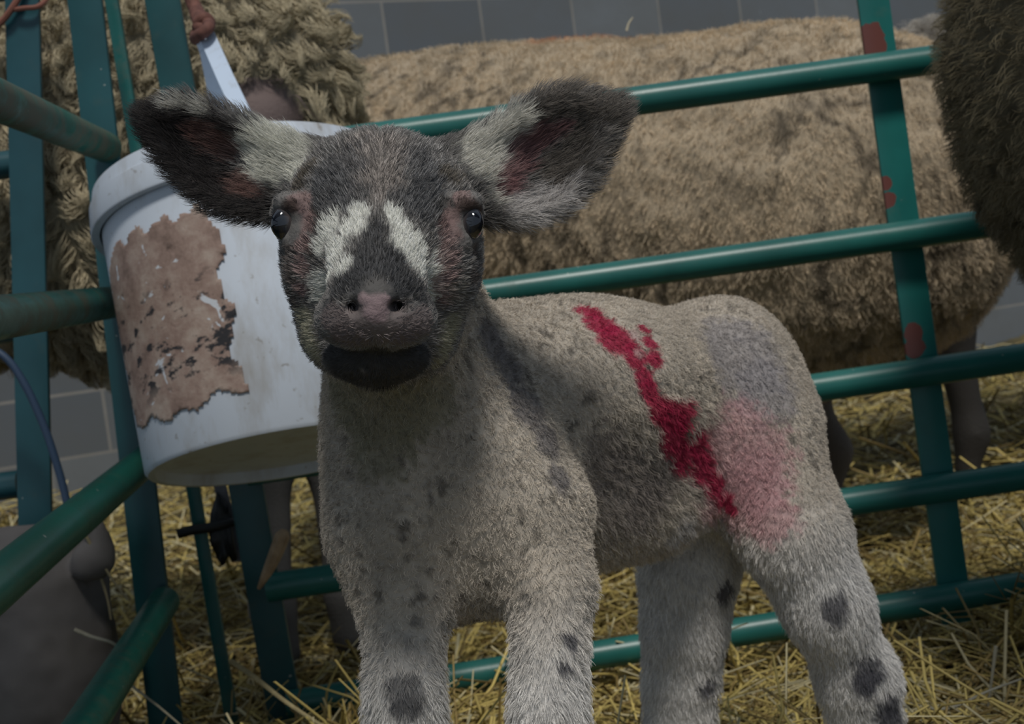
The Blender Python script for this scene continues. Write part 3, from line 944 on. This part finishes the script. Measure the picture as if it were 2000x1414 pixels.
def lamb_coat():
    reg = LB.region(LV)
    dens = np.ones(len(LV))
    headset = ['head', 'lid', 'ear_l', 'ear_r', 'earbase_l', 'earbase_r', 'chin', 'muzzle']
    ish = np.isin(reg, headset)
    # bare places: nose pad, mouth, eye rims
    eyes = np.array([A_(*e) for e in EYES])
    bare = np.zeros(len(LV))
    for e in eyes: bare = np.maximum(bare, sstep(.0145, .0105, np.linalg.norm(LV - e, axis=1)))
    nose = surf(LV, LN, [(730, 602)])[0]
    bare = np.maximum(bare, sstep(.016, .011, np.linalg.norm(LV - nose, axis=1)))
    hoof = (reg == 'hoof')
    low = LV[:, 2] < 0.16
    dh = np.where(ish, 1.0, 0) * (1 - bare)
    db = np.where(~ish & ~hoof, 1.0, 0) * np.where(low, .35, 1)
    # ---- head
    P, Q = scatter(LV, LF, LN, 90000, dh)
    r = LB.region(P)
    up_ = np.array(up); right = np.array(rt); fw = np.array(fwd)
    rel = P - nose
    comb = unit(rel + 0.02 * up_)
    px, _ = proj(P)
    comb = comb + 0.5 * np.sign(px[:, 0:1] - 742) * right * sstep(420, 330, px[:, 1:2]) * 0.6
    Ln = np.full(len(P), .0048)
    dn = np.linalg.norm(rel, axis=1)
    Ln = np.where(dn < .045, .0022 + .003 * dn / .045, Ln)
    Ln = np.where((r == 'muzzle'), .0018, Ln); Ln = np.where(r == 'chin', .0026, Ln); Ln = np.where(r == 'lid', .002, Ln)
    Ln = np.where((px[:, 1] < 300) & (r == 'head'), .0075, Ln)
    lay = np.full(len(P), .80)
    el = np.isin(r, ['ear_l', 'earbase_l']); er = np.isin(r, ['ear_r', 'earbase_r'])
    tl = A_(292, 232, .730); tr = A_(1204, 214, .735)
    comb[el] = unit(tl - A_(570, 350, .725)) + 0.35 * unit(P[el] - A_(430, 300, .73)); comb[er] = unit(tr - A_(915, 350, .73)) + 0.35 * unit(P[er] - A_(1070, 300, .735))
    ee = el | er
    Ln = np.where(ee, .0105, Ln); lay = np.where(ee, .72, lay)
    Ln = np.where(np.isin(r, ['earbase_l', 'earbase_r']), .007, Ln)
    Ln = Ln * (0.6 + 0.7 * RNG.random(len(P)))
    g_ = lamb_colour(P); gm_ = ((r == 'head') & (g_.mean(1) < .33))[:, None]
    u_ = RNG.random((len(P), 1)); pep = np.where(u_ < .22, 2.3, np.where(u_ < .55, .5, .95))
    col = g_ * np.where(gm_, pep, 0.66 + 0.68 * RNG.random((len(P), 1)))
    o1, _ = fur('face_hair', lamb, FURMAT, P, Q, comb, Ln, col, .00010, 5, lay, .22, clumps=11000, clump=.42)
    # ---- fleece
    P, Q = scatter(LV, LF, LN, 190000, db)
    r = LB.region(P)
    leg = np.isin(r, ['leg', 'hleg', 'hleg2'])
    back = unit(A_(1365, 790, 1.045) - A_(965, 800, .905))
    comb = np.tile(np.array([0, 0, -1.0]), (len(P), 1)) + 0.5 * back * (r == 'trunk')[:, None]
    lowleg = leg * sstep(.34, .27, P[:, 2])
    Ln = .0036 + .0034 * lowleg
    px, _ = proj(P)
    Ln = np.where((r == 'trunk') & (Q[:, 2] < -.2), .008, Ln)
    Ln = np.where(r == 'neck', .0042, Ln)
    Ln = Ln * (0.6 + 0.7 * RNG.random(len(P)))
    lay = .45 + .35 * lowleg
    col = lamb_colour(P) * (0.62 + 0.72 * RNG.random((len(P), 1)))
    curl = .0006 * (1 - lowleg) + .0002
    o2, _ = fur('fleece', lamb, FURMAT, P, Q, comb, Ln, col, .000135, 6, lay, .28, clumps=26000, clump=.5, curl=curl, freq=.9)
    for o in (o1, o2): o.matrix_parent_inverse = LINV
lamb_coat()
#PART5

# ------------------------------------------------------------------ ewes
def lumps(V, F, Nn, amp, scale, seed):
    f = fbm(V, scale, seed, 3) - .5
    return V + Nn * (f * amp * 2)[:, None]

def ewe(name_label, B, h, n, colour_fn, Ln, rad, clumps, clump, curl, freq, lay, loc, lump=(0, 1), comb=(0, 0, -1), bare=(), seed=0, jitter=.3, npts=6):
    V, F = B.mesh(h)
    V = relax(V, F, 2, .5)
    Nn = vnormals(V, F)
    reg = B.region(V)
    if lump[0]:
        woolly = ~np.isin(reg, bare)
        V = np.where(woolly[:, None], lumps(V, F, Nn, lump[0], lump[1], seed), V); Nn = vnormals(V, F)
    root = empty('ewe', name_label, 'sheep')
    root.location = loc
    inv = Matrix.Translation(-root.location)
    me = fast_mesh('body', V, F)
    set_tint(me, colour_fn(V, reg) * .55)
    b = obj('body', me, SKIN, root); b.matrix_parent_inverse = inv
    dens = np.where(np.isin(reg, bare), 0.0, 1.0)
    P, Q = scatter(V, F, Nn, n, dens)
    r = B.region(P)
    cmb = np.tile(np.array(comb, float), (n, 1)) + RNG.normal(0, .2, (n, 3))
    col = colour_fn(P, r) * (.70 + .5 * RNG.random((n, 1)))
    Lh = Ln(P, r) if callable(Ln) else Ln
    o, own = fur('fleece', root, FURMAT, P, Q, cmb, Lh * (.65 + .6 * RNG.random(n)), col, rad, npts, lay, jitter, clumps=clumps, clump=clump, curl=curl, freq=freq)
    o.matrix_parent_inverse = inv
    return root

# big cream ewe standing broadside behind the hurdle
def ewe_broadside():
    B = Body(); J = A_
    def sp(px, py, Y, r):                       # spine point minus radius
        return np.array(at(px, py, Y)) - np.array([0, 0, r])
    top = [(640, 140, 2.60, .235), (760, 132, 2.54, .25), (900, 118, 2.48, .26), (1050, 108, 2.41, .27), (1200, 106, 2.35, .275), (1340, 102, 2.30, .285), (1450, 88, 2.26, .29), (1550, 74, 2.24, .288), (1630, 82, 2.23, .27)]
    pts = [(sp(*t), t[3]) for t in top]
    B.chain(pts, k=.06, reg='trunk')
    c = pts[3][0]; d = pts[6][0]
    B.cone(c + [0, 0, -.06], d + [0, 0, -.07], .22, .22, k=.06, reg='trunk')
    # neck and head, turned away to the left
    n0 = pts[0][0]
    B.cone(n0 + [0, .02, .03], n0 + [-.16, .26, .10], .15, .10, k=.06, reg='trunk')
    B.cone(n0 + [-.17, .28, .13], n0 + [-.26, .42, .02], .075, .045, k=.03, reg='face')
    for s_ in (-1, 1):
        B.cone(n0 + [-.17 + s_ * .06, .28 + s_ * .04, .15], n0 + [-.17 + s_ * .16, .28 + s_ * .10, .13], .025, .012, k=.02, reg='face')
    # legs
    for px_, Y, back in ((1480, 2.14, 1), (1540, 2.36, 1), (790, 2.42, 0), (740, 2.66, 0)):
        q = np.array(at(px_, 480, Y)); q[2] = .46
        kx = .03 if back else 0
        B.chain([(q, .085 if back else .07), (q + [-.02, 0, -.16], .048), (q + [kx, 0, -.30], .030), (q + [0, 0, -.42], .027)], k=.04, reg='leg')
        B.ell(np.array([q[0] - .01, q[1], .025]), (.035, .028, .028), k=.01, reg='hoof')
    orange = [np.array(at(x, y, 2.36)) for x, y in ((1060, 72), (1110, 70), (1160, 70), (1205, 70), (1240, 72))]
    def col(X, reg):
        f = fbm(X, 14, 3); g = fbm(X, 55, 8, 3)
        c = np.array([.70, .565, .395])[None] * (.72 + .36 * f + .22 * g)[:, None]
        t = sstep(.88, .98, X[:, 2])[:, None]                  # slightly greyer wool along the back
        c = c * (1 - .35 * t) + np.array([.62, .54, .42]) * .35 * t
        st = sstep(.56, .72, fbm(X * np.array([1, 1, .6]), 34, 21, 3)) 
        c = c * (1 - .32 * st)[:, None]
        w_ = fbm(X, 9, 77, 2)[:, None] * .06
        rg = np.abs(fbm((X + w_) * np.array([1, 1, .42]), 24, 79, 2) - .5)
        ck = sstep(.050, .018, rg) * sstep(.42, .58, fbm(X, 6, 83, 2) + .6 * (.80 - X[:, 2]))
        c = c * (1 - .62 * ck)[:, None]
        for p in orange:
            w = (sstep(.05, .02, np.linalg.norm(X - p, axis=1)) * .55)[:, None]
            c = c * (1 - w) + np.array([.60, .22, .08]) * w
        fc = np.isin(reg, ['face', 'leg', 'hoof'])
        c[fc] = np.array([.22, .19, .17])
        return c
    ewe('big cream woolled ewe standing broadside behind the green hurdle', B, .011, 130000, col, .0115, .00034, 20000, .45, .0016, .9, .40,
        (at(1150, 400, 2.3).x, 2.3, 0), (.010, 22), bare=['face', 'leg', 'hoof'], seed=4)
ewe_broadside()

# shaggy ewe further right, behind the upright
def ewe_shaggy():
    B = Body()
    y0 = 2.86
    a = np.array(at(1800, 290, y0)); b = a + np.array([.95, .35, .0])
    B.chain([(a, .245), (a + (b - a) * .5, .265), (b, .235)], k=.06, reg='trunk')
    B.cone(b + [.05, .02, .1], b + [.30, .08, .22], .14, .10, k=.06, reg='trunk')
    B.cone(b + [.30, .08, .24], b + [.46, .10, .12], .075, .045, k=.03, reg='face')
    for q in (a + [-.02, -.10, -.2], a + [.06, .14, -.2], b + [0, -.08, -.2], b + [.02, .12, -.2]):
        B.chain([(q, .08), (q + [0, 0, -.18], .045), (np.array([q[0] + .02, q[1], .10]), .03), (np.array([q[0], q[1], .02]), .028)], k=.04, reg='leg')
    def col(X, reg):
        f = fbm(X, 16, 31); g = fbm(X * np.array([1, 1, .35]), 40, 33, 3)
        c = np.array([.47, .43, .375])[None] * (.55 + .5 * f + .35 * g)[:, None]
        c[np.isin(reg, ['face', 'leg'])] = np.array([.06, .055, .05])
        return c
    ewe('shaggy greyish ewe at the right, behind the flat green upright', B, .013, 60000, col, .045, .00055, 3200, .8, .006, 1.3, .62,
        (a[0] + .4, y0, 0), (.02, 14), bare=['face', 'leg'], seed=12)
ewe_shaggy()

# curly ewe at the left behind the corner, rump towards the viewer
def ewe_curly():
    B = Body(); J = A_
    y = 1.93
    B.chain([(J(470, 190, y + .02), .150), (J(380, 190, y + .06), .185), (J(200, 330, y + .10), .24), (J(-200, 420, y + .25), .25), (J(-560, 420, y + .35), .22)], k=.08, reg='trunk')
    B.cone(J(480, 110, y), J(568, 225, y - .02), .105, .062, k=.05, reg='trunk')       # woolly flap over the haunch
    B.cone(J(400, 60, y + .05), J(250, 40, y + .08), .13, .17, k=.06, reg='trunk')
    B.ell(J(300, 480, y + .06), (.22, .20, .19), k=.08, reg='trunk')
    B.cone(J(500, 235, y - .105), J(545, 420, y - .08), .050, .045, k=.02, reg='bare')  # bare pinkish skin below the flap
    B.cone(J(-560, 380, y + .35), J(-760, 250, y + .40), .13, .10, k=.05, reg='trunk')
    B.cone(J(-760, 240, y + .40), J(-900, 380, y + .42), .075, .05, k=.03, reg='face')
    for x, yy, Y in ((425, 800, y + .02), (575, 800, y + .06), (-380, 800, y + .2), (-420, 800, y + .4)):
        q = J(x, yy - 180, Y)
        f_ = np.array([q[0] + .02, q[1], .03])
        B.chain([(q, .075), (q * .55 + f_ * .45 + [.02, .02, 0], .042), (f_ + [0, 0, .07], .030), (f_, .032)], k=.03, reg='leg')
    def col(X, reg):
        f = fbm(X, 15, 41); g = fbm(X, 60, 43, 3)
        c = np.array([.50, .43, .29])[None] * (.55 + .55 * f + .3 * g)[:, None]
        c[reg == 'bare'] = np.array([.30, .225, .21]); c[reg == 'leg'] = np.array([.22, .21, .20]); c[reg == 'face'] = np.array([.1, .09, .08])
        return c
    ewe('curly fleeced ewe behind the left corner uprights and bucket handle', B, .011, 90000, col, .040, .0006, 2600, .88, .005, 1.2, .55,
        (J(200, 400, y)[0], y + .1, 0), (.020, 20), bare=['bare', 'leg', 'face'], comb=(.25, 0, -1), seed=23)
ewe_curly()

# brown ewe in the pen at right edge, wool colour darkened to imitate shade
def ewe_near():
    B = Body()
    y = 1.30
    c0 = np.array(at(2262, 185, y)); r = .205
    B.ell(c0 + [.02, 0, .05], (.20, .22, .25), k=.06, reg='trunk')
    B.cone(c0 + [.06, .0, -.02], c0 + [.75, -.25, .0], .225, .23, k=.06, reg='trunk')
    B.cone(c0 + [.06, -.02, -.10], c0 + [.30, -.06, -.14], .15, .18, k=.06, reg='trunk')
    B.cone(c0 + [.80, -.27, .1], c0 + [1.0, -.32, .3], .13, .09, k=.05, reg='trunk')
    B.cone(c0 + [1.0, -.32, .32], c0 + [1.16, -.36, .22], .07, .045, k=.03, reg='face')
    for q in (c0 + [.10, -.12, -.22], c0 + [.14, .10, -.22], c0 + [.74, -.34, -.22], c0 + [.78, -.14, -.22]):
        B.chain([(q, .075), (q + [0, 0, -.15], .045), (np.array([q[0] + .02, q[1], .10]), .028), (np.array([q[0], q[1], .02]), .030)], k=.04, reg='leg')
    def col(X, reg):
        f = fbm(X, 18, 51); g = fbm(X, 70, 53, 3)
        c = np.array([.200, .168, .102])[None] * (.55 + .5 * f + .35 * g)[:, None]
        sp_ = sstep(.62, .72, fbm(X, 45, 57, 2))[:, None]
        c = c * (1 - .6 * sp_)
        c[np.isin(reg, ['face', 'leg'])] = np.array([.08, .07, .06])
        return c
    ewe('dark brown woolled ewe cut off by the right edge, standing in front of the hurdle', B, .010, 90000, col, .020, .00032, 9000, .55, .002, .8, .35,
        (c0[0] + .3, y, 0), (.012, 18), bare=['face', 'leg'], seed=31)
ewe_near()
#PART6

# ------------------------------------------------------------------ straw
def ground(x, y):
    X = np.stack([x, y, np.zeros_like(x)], 1)
    n = fbm(X, 5, 61, 3) - .5
    z = -.030 + .05 * n
    pen = sstep(1.72, 1.52, y)
    z = z + pen * (.012 + .065 * sstep(.50, .66, x) + .035 * np.exp(-((x + .20) ** 2) / .012 - ((y - 1.40) ** 2) / .03))
    z = z + sstep(1.35, 1.1, y) * .066 * pen * sstep(.45, .35, x)
    z = z + .10 * sstep(2.8, 4.6, y) * fbm(X, 1.6, 63, 2)
    return np.maximum(z, -.09)

def straw_colour(n, dull):
    t = RNG.random((n, 1))
    a = np.array([.60, .47, .155]); b = np.array([.30, .215, .075]); c = np.array([.66, .58, .34])
    col = np.where(t < .50, a, np.where(t < .78, b, c)) * (.55 + .5 * RNG.random((n, 1)))
    return col * (1 - dull)

def straw_mesh(name, P, Dn, Ln, R, col, bend):
    """many stalks in one mesh: 5-sided tubes of 4 rings, gently kinked"""
    n = len(P); K = 5; M = 4
    d = unit(Dn); h = np.where(np.abs(d[:, 2:3]) < .9, np.array([[0, 0, 1.0]]), np.array([[0, 1.0, 0]]))
    a = unit(np.cross(d, h)); b = np.cross(a, d)
    kink = RNG.normal(0, 1, (n, 2)) * bend
    V = np.zeros((n, M, K, 3))
    for i in range(M):
        t = i / (M - 1) - .5
        c = P + d * (Ln * t)[:, None] + (a * kink[:, :1] + b * kink[:, 1:]) * ((t * t * 4 - .5) * Ln)[:, None]
        for k in range(K):
            an = 2 * math.pi * k / K
            V[:, i, k] = c + (a * math.cos(an) * 1.15 + b * math.sin(an) * .6) * (R * (1 - .25 * (t + .5)))[:, None]
    base = (np.arange(n) * M * K)[:, None]
    q = []
    for i in range(M - 1):
        for k in range(K):
            q.append([i * K + k, i * K + (k + 1) % K, (i + 1) * K + (k + 1) % K, (i + 1) * K + k])
    F = (base[:, :, None] + np.array(q)[None]).reshape(-1, 4)
    me = fast_mesh(name, V.reshape(-1, 3), F)
    set_tint(me, np.repeat(col, M * K, 0))
    return me

STRAW = tint_mat('straw', rough=0.55, spec=0.3)
def bedding():
    nx, ny = 150, 190
    xs = np.linspace(-2.0, 3.2, nx); ys = np.linspace(.35, 6.2, ny)
    gx, gy = np.meshgrid(xs, ys, indexing='ij')
    z = ground(gx.ravel(), gy.ravel()) - .012
    V = np.stack([gx.ravel(), gy.ravel(), z], 1)
    i, j = np.meshgrid(np.arange(nx - 1), np.arange(ny - 1), indexing='ij')
    a = (i * ny + j).ravel()
    F = np.stack([a, a + ny, a + ny + 1, a + 1], 1)
    ymax = lambda x: WALL_Y + .445 * x - .05
    keep = V[F][:, :, 1].max(1) < ymax(V[F][:, :, 0].mean(1))
    me = fast_mesh('straw_bedding', V, F[keep])
    o = obj('straw_bedding', me, FM)
    tag(o, 'trodden straw bedding covering the barn floor', 'straw', kind='stuff')
    # loose stalks on top
    parts = []
    def zone(n, x0, x1, y0, y1, l0, l1, r0, r1, lift, tilt, dull=0):
        # uniform in depth-compensated area
        y = y0 * (y1 / y0) ** RNG.random(n)
        x = (x0 + (x1 - x0) * RNG.random(n)) * y
        zz = ground(x, y)
        az = RNG.random(n) * 6.28; el = np.abs(RNG.normal(0, tilt, n)) * np.sign(RNG.random(n) - .3)
        D = np.stack([np.cos(az) * np.cos(el), np.sin(az) * np.cos(el), np.sin(el)], 1)
        Ln = l0 + (l1 - l0) * RNG.random(n) ** 1.5
        P = np.stack([x, y, zz + lift * RNG.random(n) ** 1.5 + np.abs(D[:, 2]) * Ln * .35], 1)
        R = r0 + (r1 - r0) * RNG.random(n)
        m = y < ymax(x) - .12
        parts.append((P[m], D[m], Ln[m], R[m], straw_colour(m.sum(), dull)))
    zone(5200, -.42, .45, 1.05, 1.62, .04, .20, .0009, .0022, .03, .22)
    zone(7000, -.45, .50, 1.62, 2.6, .05, .22, .0012, .0030, .03, .22)
    zone(6500, -.50, .55, 2.6, 5.6, .06, .30, .0020, .0048, .04, .2, .1)
    zone(4500, -.80, .95, .48, 1.12, .04, .18, .0010, .0022, .012, .10)
    zone(3000, -.85, -.42, 1.2, 4.6, .05, .22, .0012, .0030, .02, .15)
    # a fluffed-up drift against the hurdle at the right, and by the near left corner
    n = 900
    x = RNG.normal(.66, .08, n); y = RNG.normal(1.50, .06, n)
    az = RNG.random(n) * 6.28; el = RNG.normal(.25, .35, n); Ln = .06 + .14 * RNG.random(n)
    D = np.stack([np.cos(az) * np.cos(el), np.sin(az) * np.cos(el), np.sin(el)], 1)
    P = np.stack([x, y, ground(x, y) + .03 * RNG.random(n) + np.maximum(0, D[:, 2]) * Ln * .4], 1)
    parts.append((P, D, Ln, .0010 + .0012 * RNG.random(n), straw_colour(n, .1)))
    n = 500
    x = RNG.normal(-.20, .05, n); y = RNG.normal(1.38, .07, n)
    az = RNG.random(n) * 6.28; el = RNG.normal(.45, .35, n); Ln = .05 + .10 * RNG.random(n)
    D = np.stack([np.cos(az) * np.cos(el), np.sin(az) * np.cos(el), np.sin(el)], 1)
    P = np.stack([x, y, ground(x, y) + .03 * RNG.random(n) + np.maximum(0, D[:, 2]) * Ln * .4], 1)
    parts.append((P, D, Ln, .0010 + .0012 * RNG.random(n), straw_colour(n, 0)))
    cat_ = [np.concatenate(q) for q in zip(*parts)]
    me = straw_mesh('loose_straw', *cat_, .10)
    tag(obj('loose_straw', me, STRAW), 'golden loose straw stalks strewn over the ground', 'straw', kind='stuff')
bedding()

def stalk(label, pts, r, col, flat=.6, name='straw_stalk'):
    mb = MB(); C_ = spline([Vector(p) for p in pts], 6); m = len(C_)
    mb.tube(C_, [r * (1 - .45 * i / (m - 1)) for i in range(m)], 7)
    mt, nt, bs = new_mat('stalk'); bs.inputs['Roughness'].default_value = .6
    c = ramp(nt, noise(nt, 90, 3, vec=objco(nt)), [(.3, tuple(k * .7 for k in col)), (.7, col)]); L(nt, c, bs.inputs['Base Color'])
    return tag(mb.build(name, mt), label, 'straw')
G_ = .30
stalk('thick pale straw stalk slanting from the narrow pin toward the lamb', [at(452, 1292, 1.52), at(500, 1325, 1.47), at(560, 1372, 1.42), at(640, 1425, 1.36)], .0034, (.40, .33, .17))
stalk('pale frayed straw lying across the lowest left rail', [at(146, 1230, 1.405), at(180, 1244, 1.40), at(215, 1254, 1.395), at(246, 1272, 1.40)], .0024, (.36, .33, .24))
stalk('long thin straw hanging from the muddy rail in front of the grey sack', [at(158, 1030, 1.50), at(190, 1085, 1.50), at(222, 1135, 1.50), at(250, 1172, 1.50)], .0020, (.26, .22, .12))
stalk('dull straw hanging straight down beside the grey sack', [at(172, 1065, 1.51), at(196, 1125, 1.51), at(210, 1170, 1.51), at(217, 1210, 1.51)], .0022, (.24, .20, .11))
stalk('thin grey straw poking up by the lowest left rail end', [at(255, 1338, 1.45), at(310, 1380, 1.42), at(380, 1440, 1.38)], .0017, (.30, .27, .18))
stalk('upright pale stalk in the shaded straw at the bottom right', [at(1945, 1262, 1.33), at(1938, 1320, 1.33), at(1928, 1395, 1.33)], .0020, (.34, .32, .24))
stalk('bowed pale stalk lying across the dark straw at the bottom right', [at(1775, 1375, 1.30), at(1850, 1384, 1.28), at(1930, 1350, 1.29), at(1998, 1325, 1.30)], .0018, (.38, .36, .28))
stalk('single wisp of straw stuck on the cream ewe above its orange mark', [at(1224, 60, 2.33), at(1228, 46, 2.33), at(1236, 34, 2.33)], .0022, (.62, .56, .40))

# splinter of wood caught on the end bar of the hurdle
mt, nt, bs = new_mat('splintered_wood'); bs.inputs['Roughness'].default_value = .7
c = ramp(nt, noise(nt, 60, 4, vec=objco(nt)), [(.3, (.24, .16, .085)), (.7, (.42, .30, .18))]); L(nt, c, bs.inputs['Base Color'])
mb = MB(); C_ = spline([at(556, 1035, 1.615), at(546, 1062, 1.61), at(528, 1105, 1.608), at(505, 1150, 1.61)], 6)
mb.tube(C_, [.0100 * min(1, .45 + 4 * i / len(C_)) * (1 - (i / len(C_)) ** 3 * .9) for i in range(len(C_))], 8)
tag(mb.build('wood_splinter', mt), 'tan wooden splinter hanging in front of the corner end bar', 'wood')

# ragged black plastic and pale strap caught on the drop pin handle
def ragged(name, label, cat, outline, Y, mat, th):
    V = [at(x, y, Y + .004 * math.sin(i * 1.7)) for i, (x, y) in enumerate(outline)]
    n = len(V)
    c = sum(V, Vector()) / n
    me = mesh_from(name, V + [c], [(i, (i + 1) % n, n) for i in range(n)])
    o = obj(name, me, mat)
    md = o.modifiers.new('thickness', 'SOLIDIFY'); md.thickness = th
    sb = o.modifiers.new('sub', 'SUBSURF'); sb.subdivision_type = 'SIMPLE'; sb.levels = sb.render_levels = 1
    return tag(o, label, cat)
pm, nt, bs = new_mat('black_plastic'); bs.inputs['Base Color'].default_value = (.006, .007, .007, 1); bs.inputs['Roughness'].default_value = .5
ragged('plastic_scrap', 'torn black plastic scrap hanging behind the drop pin handle', 'plastic scrap', [(425, 960), (445, 985), (452, 1020), (458, 1060), (464, 1092), (452, 1096), (446, 1086), (438, 1104), (428, 1092), (420, 1078), (410, 1060), (408, 1036), (414, 1000)], 1.69, pm, .004)
gm, nt, bs = new_mat('pale_webbing'); bs.inputs['Roughness'].default_value = .8
c = ramp(nt, noise(nt, 50, 4, vec=objco(nt)), [(.3, (.15, .15, .165)), (.7, (.24, .24, .26))]); L(nt, c, bs.inputs['Base Color'])
mb = MB(); mb.strip(spline([at(412, 880, 1.70), at(430, 950, 1.70), at(445, 1010, 1.702), at(458, 1060, 1.70), at(469, 1095, 1.70)], 5), .016, .002, (1, 0, 0))
tag(mb.build('webbing_strap', gm), 'pale grey webbing strap hanging behind the corner end bar', 'strap')

# slumped grey sack outside the left hurdle
B = Body(); J = A_
Ys = 1.56
B.ell(J(40, 1330, Ys), (.105, .075, .175), k=.05, reg='s')
B.ell(J(120, 1290, Ys - .01), (.055, .07, .12), k=.05, reg='s')
B.ell(J(-90, 1330, Ys + .03), (.12, .09, .17), k=.05, reg='s')
B.ell(J(60, 1130, Ys), (.085, .07, .05), k=.04, reg='s')
B.ell(J(182, 1098, Ys - .05), (.024, .02, .022), k=.008, reg='s')
B.ell(J(196, 1060, Ys - .045), (.012, .012, .030), k=.012, reg='s')
V, F = B.mesh(.006); V = relax(V, F, 2); Nn = vnormals(V, F)
V = lumps(V, F, Nn, .006, 14, 71); V = lumps(V, F, Nn, .002, 50, 73)
V[:, 2] = np.maximum(V[:, 2], -.01)
sm, nt, bs = new_mat('grey_sacking'); bs.inputs['Roughness'].default_value = .85
c = ramp(nt, noise(nt, 8, 6, vec=objco(nt)), [(.3, (.085, .078, .075)), (.7, (.15, .14, .135))]); L(nt, c, bs.inputs['Base Color'])
bump(nt, bs, noise(nt, 300, 2, vec=objco(nt)), .2, .001)
tag(obj('feed_sack', fast_mesh('feed_sack', V, F), sm), 'slumped grey sack with a knotted corner behind the left rails', 'sack')
#PART7
